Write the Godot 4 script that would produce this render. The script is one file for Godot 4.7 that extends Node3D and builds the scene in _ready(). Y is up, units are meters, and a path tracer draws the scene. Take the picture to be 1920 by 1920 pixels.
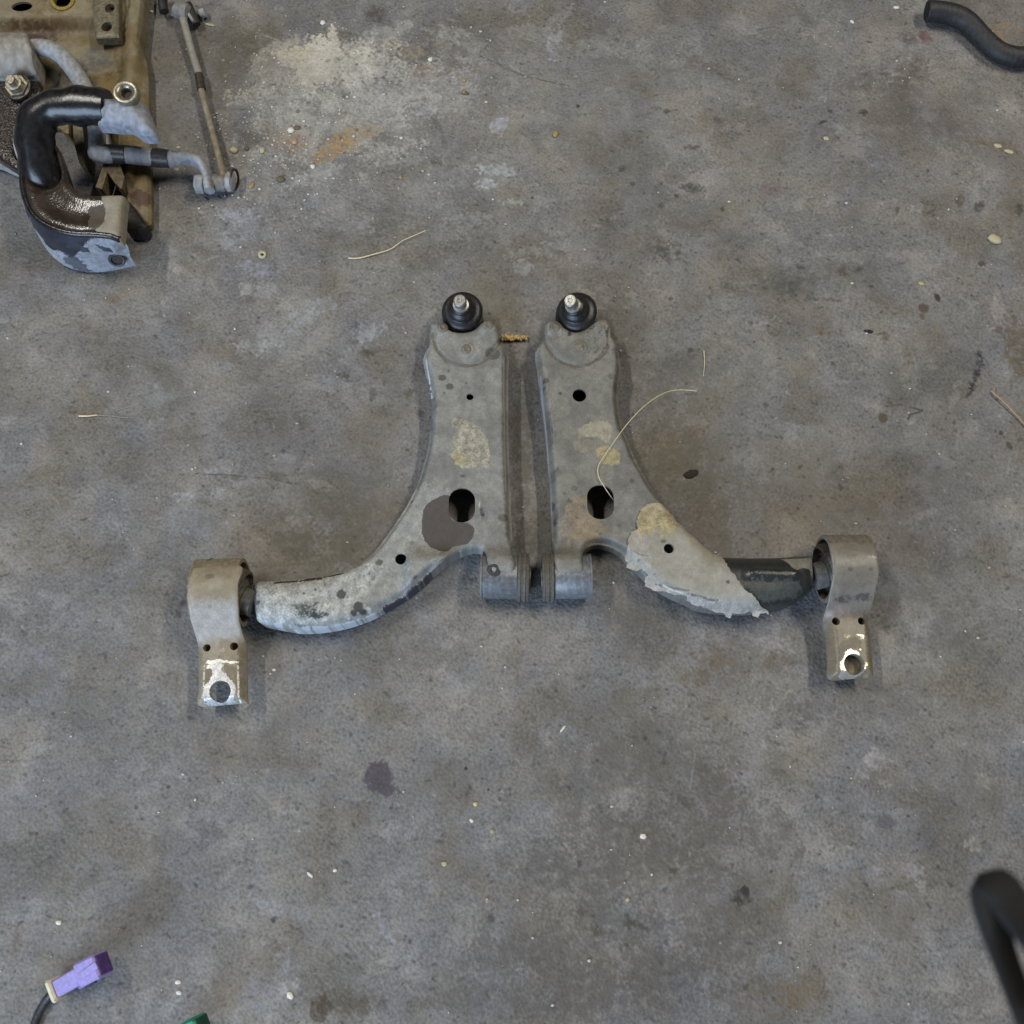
extends Node3D
# Two used control arms on an oily concrete floor, other scrap at the corners. Plans are in millimetres on the floor: x to the right, z towards the photographer, y up.

var rng := RandomNumberGenerator.new()
var soft_noise := PackedByteArray()   # 512 x 512, tileable
var grain_noise := PackedByteArray()


# ------------------------------------------------------------------ meshes
class Mesher:
	var v := PackedVector3Array()
	var n := PackedVector3Array()
	var t := PackedVector2Array()
	var ix := PackedInt32Array()

	func vert(p: Vector3, nn: Vector3, uv := Vector2.ZERO) -> int:
		v.append(p)
		n.append(nn)
		t.append(uv)
		return v.size() - 1

	func tri(a: int, b: int, c: int) -> void:
		var cr := (v[b] - v[a]).cross(v[c] - v[a])
		if cr.dot(n[a] + n[b] + n[c]) > 0.0:
			ix.append_array([a, c, b])
		else:
			ix.append_array([a, b, c])

	func quad(a: int, b: int, c: int, d: int) -> void:
		tri(a, b, c)
		tri(a, c, d)

	func mesh() -> ArrayMesh:
		var arr := []
		arr.resize(Mesh.ARRAY_MAX)
		arr[Mesh.ARRAY_VERTEX] = v
		arr[Mesh.ARRAY_NORMAL] = n
		arr[Mesh.ARRAY_TEX_UV] = t
		arr[Mesh.ARRAY_INDEX] = ix
		var m := ArrayMesh.new()
		m.add_surface_from_arrays(Mesh.PRIMITIVE_TRIANGLES, arr)
		return m


func plan(a: Array) -> PackedVector2Array:
	var out := PackedVector2Array()
	for i in range(0, a.size(), 2):
		out.append(Vector2(a[i], a[i + 1]) * 0.001)
	return out


func space(a: Array) -> PackedVector3Array:
	var out := PackedVector3Array()
	for i in range(0, a.size(), 3):
		out.append(Vector3(a[i], a[i + 1], a[i + 2]) * 0.001)
	return out


func curve2(p: PackedVector2Array, closed: bool, step: float) -> PackedVector2Array:
	var out := PackedVector2Array()
	var m := p.size()
	var last := m if closed else m - 1
	for i in last:
		var a := p[(i - 1 + m) % m] if closed or i > 0 else p[0]
		var b := p[i]
		var c := p[(i + 1) % m]
		var d := p[(i + 2) % m] if closed or i + 2 < m else c
		var k := maxi(1, int(ceil(b.distance_to(c) / step)))
		for j in k:
			out.append(b.cubic_interpolate(c, a, d, float(j) / k))
	if not closed:
		out.append(p[m - 1])
	return out


func curve3(p: PackedVector3Array, step: float) -> PackedVector3Array:
	var out := PackedVector3Array()
	var m := p.size()
	for i in m - 1:
		var a := p[maxi(0, i - 1)]
		var d := p[mini(m - 1, i + 2)]
		var k := maxi(1, int(ceil(p[i].distance_to(p[i + 1]) / step)))
		for j in k:
			out.append(p[i].cubic_interpolate(p[i + 1], a, d, float(j) / k))
	out.append(p[m - 1])
	return out


func straight2(p: PackedVector2Array, step: float) -> PackedVector2Array:
	var out := PackedVector2Array()
	for i in p.size():
		var b := p[i]
		var c := p[(i + 1) % p.size()]
		var k := maxi(1, int(ceil(b.distance_to(c) / step)))
		for j in k:
			out.append(b.lerp(c, float(j) / k))
	return out


func ring2(x: float, z: float, rx: float, rz: float, k := 28, turn := 0.0) -> PackedVector2Array:
	var out := PackedVector2Array()
	for i in k:
		out.append(Vector2(x, z) + Vector2(rx * cos(TAU * i / k), rz * sin(TAU * i / k)).rotated(turn))
	return out


func slot2(x: float, z: float, hx: float, hz: float, r: float) -> PackedVector2Array:
	var out := PackedVector2Array()
	for q in 4:
		var cx := (hx - r) * (1.0 if q == 0 or q == 3 else -1.0)
		var cz := (hz - r) * (1.0 if q < 2 else -1.0)
		for i in 9:
			var a := PI / 2 * (q + i / 8.0)
			out.append(Vector2(x + cx + r * cos(a), z + cz + r * sin(a)))
	return straight2(out, 0.003)


func edge_distance(p: Vector2, poly: PackedVector2Array) -> float:
	var best := 1e9
	var a := poly[poly.size() - 1]
	for b in poly:
		var ab := b - a
		var f := clampf((p - a).dot(ab) / maxf(ab.length_squared(), 1e-12), 0.0, 1.0)
		best = minf(best, p.distance_squared_to(a + ab * f))
		a = b
	return sqrt(best)


# A pressed sheet: plan outline with holes, height over the plan from hf(point, distance to the edge), edges turned down to `bottom`.
# thick > 0 gives it an underside that follows the top instead.
func sheet(outline: PackedVector2Array, holes: Array, hf: Callable, bottom: float, thick: float, grid: float, rings: Array, uv: Rect2, hole_depth := 0.003, extra := PackedVector2Array()) -> ArrayMesh:
	if Geometry2D.is_polygon_clockwise(outline):
		outline.reverse()
	var pts := PackedVector2Array(outline)
	for r in rings:
		for loop in Geometry2D.offset_polygon(outline, -r, Geometry2D.JOIN_ROUND):
			if not Geometry2D.is_polygon_clockwise(loop):
				for q in straight2(loop, grid * 0.55):
					if pts.is_empty() or q.distance_to(pts[pts.size() - 1]) > 0.0007:
						pts.append(q)
	for q in extra:
		var ok := Geometry2D.is_point_in_polygon(q, outline) and edge_distance(q, outline) > 0.001
		for hole in holes:
			ok = ok and not Geometry2D.is_point_in_polygon(q, hole) and edge_distance(q, hole) > 0.002
		if ok:
			pts.append(q)
	for hole in holes:
		pts.append_array(hole)
		var c := Vector2.ZERO
		for q in hole:
			c += q / hole.size()
		for q in hole:
			pts.append(q + (q - c).normalized() * 0.0016)
	var box := Rect2(outline[0], Vector2.ZERO)
	for q in outline:
		box = box.expand(q)
	var last: float = rings[-1] if rings.size() else 0.0
	var z := box.position.y
	while z < box.end.y:
		var x := box.position.x
		while x < box.end.x:
			var q := Vector2(x, z) + Vector2(rng.randf_range(-0.2, 0.2), rng.randf_range(-0.2, 0.2)) * grid
			if Geometry2D.is_point_in_polygon(q, outline) and edge_distance(q, outline) > last + grid * 0.4:
				var free := true
				for hole in holes:
					if Geometry2D.is_point_in_polygon(q, hole) or edge_distance(q, hole) < 0.0016 + grid * 0.3:
						free = false
						break
				if free:
					pts.append(q)
			x += grid
		z += grid
	var m := Mesher.new()
	var high := PackedFloat32Array()
	for i in pts.size():
		var d := 0.0 if i < outline.size() else edge_distance(pts[i], outline)
		var y: float = hf.call(pts[i], d)
		high.append(y)
		m.vert(Vector3(pts[i].x, y, pts[i].y), Vector3.UP, (pts[i] - uv.position) / uv.size)
	var tris := Geometry2D.triangulate_delaunay(pts)
	var acc := PackedVector3Array()
	acc.resize(pts.size())
	var kept := PackedInt32Array()
	for i in range(0, tris.size(), 3):
		var a := tris[i]
		var b := tris[i + 1]
		var c := tris[i + 2]
		var mid := (pts[a] + pts[b] + pts[c]) / 3.0
		if not Geometry2D.is_point_in_polygon(mid, outline) or absf((pts[b] - pts[a]).cross(pts[c] - pts[a])) < 1e-11:
			continue
		var inside := false
		for hole in holes:
			inside = inside or Geometry2D.is_point_in_polygon(mid, hole)
		if inside:
			continue
		kept.append_array([a, b, c])
		var cr := (m.v[b] - m.v[a]).cross(m.v[c] - m.v[a])
		if cr.y < 0.0:
			cr = -cr
		acc[a] += cr
		acc[b] += cr
		acc[c] += cr
	for i in pts.size():
		m.n[i] = acc[i].normalized() if acc[i].length() > 0.0 else Vector3.UP
	for i in range(0, kept.size(), 3):
		m.tri(kept[i], kept[i + 1], kept[i + 2])
	if thick > 0.0:
		var base := m.v.size()
		for i in pts.size():
			m.vert(m.v[i] - Vector3(0, thick, 0), -m.n[i], m.t[i])
		for i in range(0, kept.size(), 3):
			m.tri(base + kept[i], base + kept[i + 1], base + kept[i + 2])
	_skirt(m, outline, high, 0, bottom, thick, uv, 1.0)
	var at := outline.size()
	for i in range(at, pts.size()):
		if holes.size() and pts[i] == holes[0][0]:
			at = i
			break
	for hole in holes:
		_skirt(m, hole, high, at, -1.0, maxf(thick, hole_depth), uv, -1.0)
		at += hole.size() * 2
	return m.mesh()


func _skirt(m: Mesher, loop: PackedVector2Array, high: PackedFloat32Array, at: int, bottom: float, drop: float, uv: Rect2, side: float) -> void:
	var k := loop.size()
	var c := Vector2.ZERO
	for q in loop:
		c += q / k
	var ccw := 1.0 if not Geometry2D.is_polygon_clockwise(loop) else -1.0
	var first := m.v.size()
	for i in k:
		var along := (loop[(i + 1) % k] - loop[(i - 1 + k) % k]).normalized()
		var out := Vector2(along.y, -along.x) * ccw * side
		var nn := Vector3(out.x, 0, out.y)
		var y := high[at + i]
		var low := y - drop if bottom < 0.0 or drop > 0.0 and side > 0.0 else minf(bottom, y - 0.0005)
		m.vert(Vector3(loop[i].x, y, loop[i].y), nn, (loop[i] - uv.position) / uv.size)
		m.vert(Vector3(loop[i].x, low, loop[i].y), nn, (loop[i] - uv.position) / uv.size)
	for i in k:
		var a := first + i * 2
		var b := first + ((i + 1) % k) * 2
		m.quad(a, b, b + 1, a + 1)


# A bar, hose or stalk along a path. rad(f) gives its half width, flat squashes it along the second axis.
func tube(path: PackedVector3Array, rad: Callable, sides := 14, flat := 1.0, first_up := Vector3.UP, caps := true) -> ArrayMesh:
	var m := Mesher.new()
	var k := path.size()
	var total := 0.0
	for i in k - 1:
		total += path[i].distance_to(path[i + 1])
	var up := first_up
	var run := 0.0
	var rows := []
	for i in k:
		var dir := (path[mini(i + 1, k - 1)] - path[maxi(i - 1, 0)]).normalized()
		var right := dir.cross(up)
		if right.length() < 1e-4:
			right = dir.cross(Vector3(0.31, 0.2, 0.9))
		right = right.normalized()
		up = right.cross(dir).normalized()
		if i > 0:
			run += path[i].distance_to(path[i - 1])
		var r: float = rad.call(run / maxf(total, 1e-9))
		var row := PackedInt32Array()
		for j in sides + 1:
			var a := TAU * j / sides
			var off := right * cos(a) * r + up * sin(a) * r * flat
			var nn := (right * cos(a) * flat + up * sin(a)).normalized()
			row.append(m.vert(path[i] + off, nn, Vector2(float(j) / sides, run / 0.1)))
		rows.append(row)
	for i in k - 1:
		for j in sides:
			m.quad(rows[i][j], rows[i][j + 1], rows[i + 1][j + 1], rows[i + 1][j])
	if caps:
		for e in 2:
			var i := 0 if e == 0 else k - 1
			var dir := (path[0] - path[1] if e == 0 else path[k - 1] - path[k - 2]).normalized()
			var mid := m.vert(path[i], dir)
			for j in sides:
				var a := m.vert(m.v[rows[i][j]], dir)
				var b := m.vert(m.v[rows[i][j + 1]], dir)
				m.tri(mid, a, b)
	return m.mesh()


# Turned parts: profile points are (radius, along the axis) in millimetres; corners sharper than 35 degrees stay sharp.
func lathe(profile: Array, at: Vector3, axis := Vector3.UP, sides := 32, uvk := 0.01) -> ArrayMesh:
	var m := Mesher.new()
	var y := axis.normalized()
	var x := y.cross(Vector3(0.13, 0.21, 0.97) if absf(y.z) < 0.9 else Vector3(0.97, 0.2, 0.1)).normalized()
	var z := x.cross(y)
	var p := PackedVector2Array()
	for i in range(0, profile.size(), 2):
		p.append(Vector2(profile[i], profile[i + 1]) * 0.001)
	var area := 0.0
	for i in p.size():
		area += p[i].cross(p[(i + 1) % p.size()])
	if area < 0.0:
		p.reverse()
	var face := PackedVector2Array()
	for i in p.size() - 1:
		var d := (p[i + 1] - p[i]).normalized()
		face.append(Vector2(d.y, -d.x))
	for i in p.size() - 1:
		var na := face[i]
		var nb := face[i]
		if i > 0 and face[i - 1].dot(face[i]) > 0.8:
			na = (face[i - 1] + face[i]).normalized()
		if i + 1 < face.size() and face[i + 1].dot(face[i]) > 0.8:
			nb = (face[i + 1] + face[i]).normalized()
		var first := m.v.size()
		for j in sides + 1:
			var a := TAU * j / sides
			var out := x * cos(a) + z * sin(a)
			m.vert(at + out * p[i].x + y * p[i].y, out * na.x + y * na.y, Vector2(float(j) / sides, p[i].y / uvk))
			m.vert(at + out * p[i + 1].x + y * p[i + 1].y, out * nb.x + y * nb.y, Vector2(float(j) / sides, p[i + 1].y / uvk))
		for j in sides:
			var q := first + j * 2
			m.quad(q, q + 2, q + 3, q + 1)
	return m.mesh()


# A solid between rings of points, each ring with the same count; flat faces.
func loft(rings: Array, capped := true) -> ArrayMesh:
	var m := Mesher.new()
	var mid := Vector3.ZERO
	var count := 0
	for r in rings:
		for q in r:
			mid += q
			count += 1
	mid /= count
	var k: int = rings[0].size()
	for i in rings.size() - 1:
		var here := Vector3.ZERO
		for j in k:
			here += (rings[i][j] + rings[i + 1][j]) / (2.0 * k)
		for j in k:
			var a: Vector3 = rings[i][j]
			var b: Vector3 = rings[i][(j + 1) % k]
			var c: Vector3 = rings[i + 1][(j + 1) % k]
			var d: Vector3 = rings[i + 1][j]
			var nn := (c - a).cross(d - b).normalized()
			if nn.dot((a + b + c + d) / 4.0 - here) < 0.0:
				nn = -nn
			m.quad(m.vert(a, nn, Vector2(a.x, a.z) * 20), m.vert(b, nn, Vector2(b.x, b.z) * 20), m.vert(c, nn, Vector2(c.x, c.z) * 20), m.vert(d, nn, Vector2(d.x, d.z) * 20))
	if capped:
		for e in 2:
			var r: PackedVector3Array = rings[0] if e == 0 else rings[-1]
			var c := Vector3.ZERO
			for q in r:
				c += q / k
			var nn := (r[1] - r[0]).cross(r[k / 2] - r[0]).normalized()
			if nn.dot(c - mid) < 0.0:
				nn = -nn
			var o := m.vert(c, nn, Vector2(c.x, c.z) * 20)
			for j in k:
				m.tri(o, m.vert(r[j], nn, Vector2(r[j].x, r[j].z) * 20), m.vert(r[(j + 1) % k], nn, Vector2(r[(j + 1) % k].x, r[(j + 1) % k].z) * 20))
	return m.mesh()


# A bar of rounded rectangular section from a to b (chamfered ends): w across, h high.
func block(a: Vector3, b: Vector3, w: float, h: float, ch: float, up := Vector3.UP) -> ArrayMesh:
	var d := (b - a).normalized()
	var r := d.cross(up).normalized()
	var u := r.cross(d)
	var rings := []
	for e in [[a, ch, 0.0], [a, 0.0, ch], [b, 0.0, -ch], [b, ch, 0.0]]:
		var hw: float = w / 2 - e[1]
		var hh: float = h / 2 - e[1]
		var o: Vector3 = e[0] + d * e[2]
		rings.append(PackedVector3Array([o + r * hw + u * (hh - ch), o + r * (hw - ch) + u * hh, o - r * (hw - ch) + u * hh, o - r * hw + u * (hh - ch),
			o - r * hw - u * (hh - ch), o - r * (hw - ch) - u * hh, o + r * (hw - ch) - u * hh, o + r * hw - u * (hh - ch)]))
	return loft(rings)


func stone(seed_at: int, rough: float, detail := 2) -> ArrayMesh:
	var r := RandomNumberGenerator.new()
	r.seed = seed_at
	var nz := FastNoiseLite.new()
	nz.seed = seed_at
	nz.frequency = 0.9
	var m := Mesher.new()
	var rows := 4 + detail * 2
	var cols := rows * 2
	var pt := []
	for i in rows + 1:
		for j in cols:
			var a := PI * i / rows
			var b := TAU * j / cols
			var q := Vector3(sin(a) * cos(b), cos(a), sin(a) * sin(b))
			q *= 1.0 + rough * nz.get_noise_3d(q.x * 1.3, q.y * 1.3, q.z * 1.3) * 1.6
			q.y = clampf(q.y, -0.6, 0.75)
			pt.append(q * 0.5)
	for i in rows:
		for j in cols:
			var a: Vector3 = pt[i * cols + j]
			var b: Vector3 = pt[i * cols + (j + 1) % cols]
			var c: Vector3 = pt[(i + 1) * cols + (j + 1) % cols]
			var d: Vector3 = pt[(i + 1) * cols + j]
			m.quad(m.vert(a, a.normalized()), m.vert(b, b.normalized()), m.vert(c, c.normalized()), m.vert(d, d.normalized()))
	return m.mesh()


# ------------------------------------------------------------------ objects
func thing(called: String, label: String, category: String, x: float, z: float, y := 0.0) -> Node3D:
	var o := Node3D.new()
	o.name = called
	add_child(o, true)
	o.position = Vector3(x, y, z) * 0.001
	o.set_meta("label", label)
	o.set_meta("category", category)
	return o


func part(parent: Node3D, called: String, mesh: Mesh, mat: Material) -> MeshInstance3D:
	var o := MeshInstance3D.new()
	o.name = called
	o.mesh = mesh
	o.material_override = mat
	parent.add_child(o, true)
	var off := Vector3.ZERO
	var p: Node = parent
	while p is Node3D and p != self:
		off += (p as Node3D).position
		p = p.get_parent()
	o.position = -off
	return o


func single(called: String, mesh: Mesh, mat: Material, label: String, category: String) -> MeshInstance3D:
	var o := MeshInstance3D.new()
	o.name = called
	o.mesh = mesh
	o.material_override = mat
	add_child(o, true)
	o.set_meta("label", label)
	o.set_meta("category", category)
	return o


# ------------------------------------------------------------------ materials
func rgb(r: float, g: float, b: float) -> Color:
	return Color(r / 255.0, g / 255.0, b / 255.0)


var relief_maps := {}

func relief(freq: float, octaves := 4, size := 256) -> NoiseTexture2D:
	var key := "%s %s" % [freq, octaves]
	if not relief_maps.has(key):
		var f := FastNoiseLite.new()
		f.seed = 40 + relief_maps.size()
		f.frequency = freq
		f.fractal_octaves = octaves
		var t := NoiseTexture2D.new()
		t.noise = f
		t.seamless = true
		t.width = size
		t.height = size
		relief_maps[key] = t
	return relief_maps[key]


var mottles := {}

# shared grey mottle between `low` and white, multiplied with the material's colour
func mottle(low: float) -> NoiseTexture2D:
	var key := snappedf(clampf(low, 0.55, 0.95), 0.1)
	if not mottles.has(key):
		var f := FastNoiseLite.new()
		f.seed = 7 + mottles.size()
		f.frequency = 0.02
		f.fractal_octaves = 5
		var g := Gradient.new()
		g.set_color(0, Color(key, key * 0.985, key * 0.96))
		g.set_color(1, Color.WHITE)
		g.set_offset(0, 0.25)
		g.set_offset(1, 0.75)
		var t := NoiseTexture2D.new()
		t.noise = f
		t.seamless = true
		t.width = 256
		t.height = 256
		t.color_ramp = g
		mottles[key] = t
	return mottles[key]


# Plain stuff with mottled colour and a fine relief, mapped from three sides; tile is the repeat in mm.
func stuff(a: Color, b: Color, rough: float, metal := 0.0, tile := 40.0, bump := 0.02) -> StandardMaterial3D:
	var m := StandardMaterial3D.new()
	m.albedo_texture = mottle(a.get_luminance() / maxf(b.get_luminance(), 0.001))
	m.albedo_color = b
	m.roughness = rough
	m.metallic = metal
	m.uv1_triplanar = true
	m.uv1_scale = Vector3.ONE * (1000.0 / tile)
	if bump > 0.0:
		m.heightmap_enabled = true
		m.heightmap_texture = relief(0.03)
		m.heightmap_scale = bump
	return m


func painted(p: Paint, rough: float, metal_map := false, bump := 0.012, gloss := 0.0) -> StandardMaterial3D:
	var m := StandardMaterial3D.new()
	m.albedo_texture = ImageTexture.create_from_image(Image.create_from_data(p.w, p.h, false, Image.FORMAT_RGBA8, p.c))
	m.roughness = rough
	if gloss > 0.0:
		var sheen := PackedByteArray()
		sheen.resize(p.w * p.h)
		for i in p.w * p.h:
			sheen[i] = int(lerpf(gloss, rough, p.c[i * 4 + 3] / 255.0) * 255.0)
		m.roughness = 1.0
		m.roughness_texture = ImageTexture.create_from_image(Image.create_from_data(p.w, p.h, false, Image.FORMAT_L8, sheen))
	if metal_map:
		var bare := PackedByteArray()
		bare.resize(p.w * p.h)
		for i in p.w * p.h:
			bare[i] = 255 - p.c[i * 4 + 3]
		m.metallic = 1.0
		m.metallic_texture = ImageTexture.create_from_image(Image.create_from_data(p.w, p.h, false, Image.FORMAT_L8, bare))
	if bump > 0.0:
		var bumps := PackedByteArray()
		bumps.resize(p.w * p.h)
		for y in p.h:
			for x in p.w:
				bumps[y * p.w + x] = (grain_noise[((y & 511) << 9) | (x & 511)] + soft_noise[((y & 511) << 9) | (x & 511)] + p.c[(y * p.w + x) * 4]) / 3
		m.heightmap_enabled = true
		m.heightmap_texture = ImageTexture.create_from_image(Image.create_from_data(p.w, p.h, false, Image.FORMAT_L8, bumps))
		m.heightmap_scale = bump
	m.texture_repeat = false
	return m


# A computed colour sheet over a plan rectangle (mm). Put on it Alpha 255 is covered, less is bare metal.
class Paint:
	var w: int
	var h: int
	var x0: float
	var z0: float
	var k: float
	var c := PackedByteArray()
	var soft: PackedByteArray
	var grain: PackedByteArray

	func _init(rect: Rect2, per_mm: float, s: PackedByteArray, g: PackedByteArray) -> void:
		x0 = rect.position.x
		z0 = rect.position.y
		k = per_mm
		w = int(rect.size.x * k)
		h = int(rect.size.y * k)
		soft = s
		grain = g
		c.resize(w * h * 4)

	func rect() -> Rect2:
		return Rect2(x0, z0, w / k, h / k)

	func base(col: Color, dust: Color, fine: float, coarse: float, step := 2) -> void:
		for y in h:
			for x in w:
				var a := grain[((y & 511) << 9) | (x & 511)] / 255.0 - 0.5
				var b := soft[(((y * step + 91) & 511) << 9) | ((x * step + 37) & 511)] / 255.0 - 0.5
				var d := soft[(((y / 2 + 200) & 511) << 9) | ((x / 2 + 313) & 511)] / 255.0
				var f := 1.0 + a * fine + b * coarse
				var q := smoothstep(0.3, 0.7, d)
				var i := (y * w + x) * 4
				c[i] = clampi(int(lerpf(col.r, dust.r, q) * f * 255), 0, 255)
				c[i + 1] = clampi(int(lerpf(col.g, dust.g, q) * f * 255), 0, 255)
				c[i + 2] = clampi(int(lerpf(col.b, dust.b, q) * f * 255), 0, 255)
				c[i + 3] = 255

	func put(x: int, y: int, r: float, g: float, b: float, a: float, bare := false) -> void:
		var i := (y * w + x) * 4
		c[i] = int(lerpf(c[i], r, a))
		c[i + 1] = int(lerpf(c[i + 1], g, a))
		c[i + 2] = int(lerpf(c[i + 2], b, a))
		if bare:
			c[i + 3] = int(lerpf(c[i + 3], 0, a))
		elif a > 0.5:
			c[i + 3] = 255

	# [x, z, rx, rz, turn in degrees, r, g, b, cover, raggedness]
	func blob(q: Array, bare := false) -> void:
		var cx: float = (q[0] - x0) * k
		var cy: float = (q[1] - z0) * k
		var rx: float = maxf(q[2] * k, 0.6)
		var ry: float = maxf(q[3] * k, 0.6)
		var ca := cos(deg_to_rad(q[4]))
		var sa := sin(deg_to_rad(q[4]))
		var rag: float = q[9]
		var edge := 1.2 / minf(rx, ry) + 0.08 + maxf(0.0, rag - 0.6) * 1.6
		var st := clampi(int(60.0 / minf(rx, ry)), 1, 8)
		var reach_x := (absf(rx * ca) + absf(ry * sa)) * (1.0 + rag)
		var reach_y := (absf(rx * sa) + absf(ry * ca)) * (1.0 + rag)
		for y in range(maxi(0, int(cy - reach_y)), mini(h, int(cy + reach_y) + 2)):
			for x in range(maxi(0, int(cx - reach_x)), mini(w, int(cx + reach_x) + 2)):
				var dx := x - cx
				var dy := y - cy
				var u := (dx * ca + dy * sa) / rx
				var v := (-dx * sa + dy * ca) / ry
				var rr := u * u + v * v
				if rr > (1.0 + rag) * (1.0 + rag):
					continue
				var nz := (soft[(((y * st) & 511) << 9) | ((x * st) & 511)] + grain[((y & 511) << 9) | (x & 511)]) / 255.0 - 1.0
				var a: float = clampf((1.0 - sqrt(rr) + nz * rag * 1.25) / edge, 0.0, 1.0) * q[8]
				if rag > 0.45:
					a *= clampf(0.85 + (soft[(((y * 3 + 150) & 511) << 9) | ((x * 3 + 60) & 511)] / 255.0 - 0.5) * 2.0, 0.12, 1.0)
				if a > 0.01:
					var sh: float = 1.0 + nz * 0.25
					put(x, y, minf(q[5] * sh, 255), minf(q[6] * sh, 255), minf(q[7] * sh, 255), a, bare)

	func poly(pts: PackedVector2Array, col: Color, cover: float, rag: float, bare := false, vary := 0.2) -> void:
		var box := Rect2(pts[0], Vector2.ZERO)
		for q in pts:
			box = box.expand(q)
		box = box.grow(rag * 0.001)
		for y in range(maxi(0, int((box.position.y * 1000 - z0) * k)), mini(h, int((box.end.y * 1000 - z0) * k) + 1)):
			for x in range(maxi(0, int((box.position.x * 1000 - x0) * k)), mini(w, int((box.end.x * 1000 - x0) * k) + 1)):
				var n1 := soft[(((y * 2) & 511) << 9) | ((x * 2) & 511)] / 255.0 - 0.5
				var n2 := grain[(((y) & 511) << 9) | ((x + 77) & 511)] / 255.0 - 0.5
				var p := Vector2((x / k + x0 + (n1 + n2 * 0.4) * rag * 2) * 0.001, (y / k + z0 + (n2 * 0.6 - n1) * rag * 2) * 0.001)
				if Geometry2D.is_point_in_polygon(p, pts):
					var sh := 1.0 + (n1 + n2) * vary
					put(x, y, minf(col.r * 255 * sh, 255), minf(col.g * 255 * sh, 255), minf(col.b * 255 * sh, 255), cover, bare)

	# a broken line: scratch, crack or scuff
	func line(pts: PackedVector2Array, wide: float, col: Color, cover: float, broken: float) -> void:
		for i in pts.size() - 1:
			var len := pts[i].distance_to(pts[i + 1]) * 1000
			var steps := maxi(2, int(len * k * 1.5))
			for s in steps:
				var p := pts[i].lerp(pts[i + 1], float(s) / steps) * 1000
				var jx := (p.x - x0) * k
				var jy := (p.y - z0) * k
				var gi := ((int(jy * 2 + jx) & 511) << 9) | (int(jx * 2) & 511)
				if (soft[gi] + grain[gi]) / 510.0 < broken:
					continue
				jx += (grain[gi] / 255.0 - 0.5) * wide * k
				jy += (grain[(gi + 7777) & 262143] / 255.0 - 0.5) * wide * k
				var r := wide * k * 0.5
				for y in range(int(jy - r), int(jy + r) + 1):
					for x in range(int(jx - r), int(jx + r) + 1):
						if x >= 0 and y >= 0 and x < w and y < h:
							put(x, y, col.r * 255, col.g * 255, col.b * 255, cover)

	func spots(seed_at: int, count: int, box: Rect2, r_low: float, r_high: float, col: Color, cover: float, bare := false) -> void:
		var r := RandomNumberGenerator.new()
		r.seed = seed_at
		for i in count:
			var rad := lerpf(r_low, r_high, pow(r.randf(), 3.0))
			var tone := r.randf_range(0.82, 1.18) * 255.0
			blob([r.randf_range(box.position.x, box.end.x), r.randf_range(box.position.y, box.end.y), rad * r.randf_range(0.6, 1.3), rad, r.randf_range(0, 180), col.r * tone, col.g * tone, col.b * tone, cover * r.randf_range(0.4, 1.0), 0.5], bare)


func noise_bytes(size: int, freq: float, octaves: int, seed_at: int, seamless := false, kind := FastNoiseLite.TYPE_SIMPLEX_SMOOTH, warp := 0.0) -> PackedByteArray:
	var f := FastNoiseLite.new()
	f.seed = seed_at
	f.noise_type = kind
	f.frequency = freq
	f.fractal_octaves = octaves
	f.fractal_gain = 0.55
	if warp > 0.0:
		f.domain_warp_enabled = true
		f.domain_warp_amplitude = warp
		f.domain_warp_frequency = freq * 0.8
	var im := f.get_seamless_image(size, size) if seamless else f.get_image(size, size)
	im.convert(Image.FORMAT_L8)
	return im.get_data()


# ------------------------------------------------------------------ the scene
func _ready() -> void:
	rng.seed = 11
	var cam := Camera3D.new()
	cam.name = "camera"
	cam.position = Vector3(0, 0.9613, 0.2756)
	cam.rotation_degrees = Vector3(-74, 0, 0)
	cam.fov = 52.0
	cam.near = 0.05
	cam.far = 50.0
	var lens := CameraAttributesPhysical.new()
	lens.frustum_focal_length = 24.604
	lens.frustum_focus_distance = 0.985
	lens.exposure_aperture = 7.0
	lens.frustum_near = 0.05
	lens.frustum_far = 50.0
	lens.exposure_multiplier = 1.0
	cam.attributes = lens
	add_child(cam)
	cam.fov = 52.0
	var env := Environment.new()
	env.background_mode = Environment.BG_COLOR
	env.background_color = rgb(46, 47, 50)
	env.background_energy_multiplier = 1.0
	env.tonemap_mode = Environment.TONE_MAPPER_LINEAR
	env.tonemap_exposure = 0.89
	env.sdfgi_enabled = true
	env.ssao_enabled = true
	env.ssil_enabled = true
	var we := WorldEnvironment.new()
	we.name = "workshop_air"
	we.environment = env
	add_child(we)
	# two rows of ceiling tubes, to the left and the right, and daylight through the open gate behind the photographer's left
	ceiling_light("ceiling_tube_left", Vector3(-1.6, 3.0, -0.8), Vector2(0.12, 1.4), Color(1.0, 0.985, 0.945), 5.6)
	ceiling_light("ceiling_tube_right", Vector3(1.6, 3.0, -0.8), Vector2(0.12, 1.4), Color(1.0, 0.975, 0.92), 6.5)
	ceiling_light("gate_daylight", Vector3(-1.4, 0.95, 2.2), Vector2(2.0, 1.7), Color(0.78, 0.88, 1.0), 11.5)

	soft_noise = noise_bytes(512, 0.02, 4, 3, true)
	grain_noise = noise_bytes(512, 0.16, 3, 4, true)
	build_floor()
	build_left_arm()
	build_right_arm()
	build_subframe()
	build_small_things()


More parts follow.
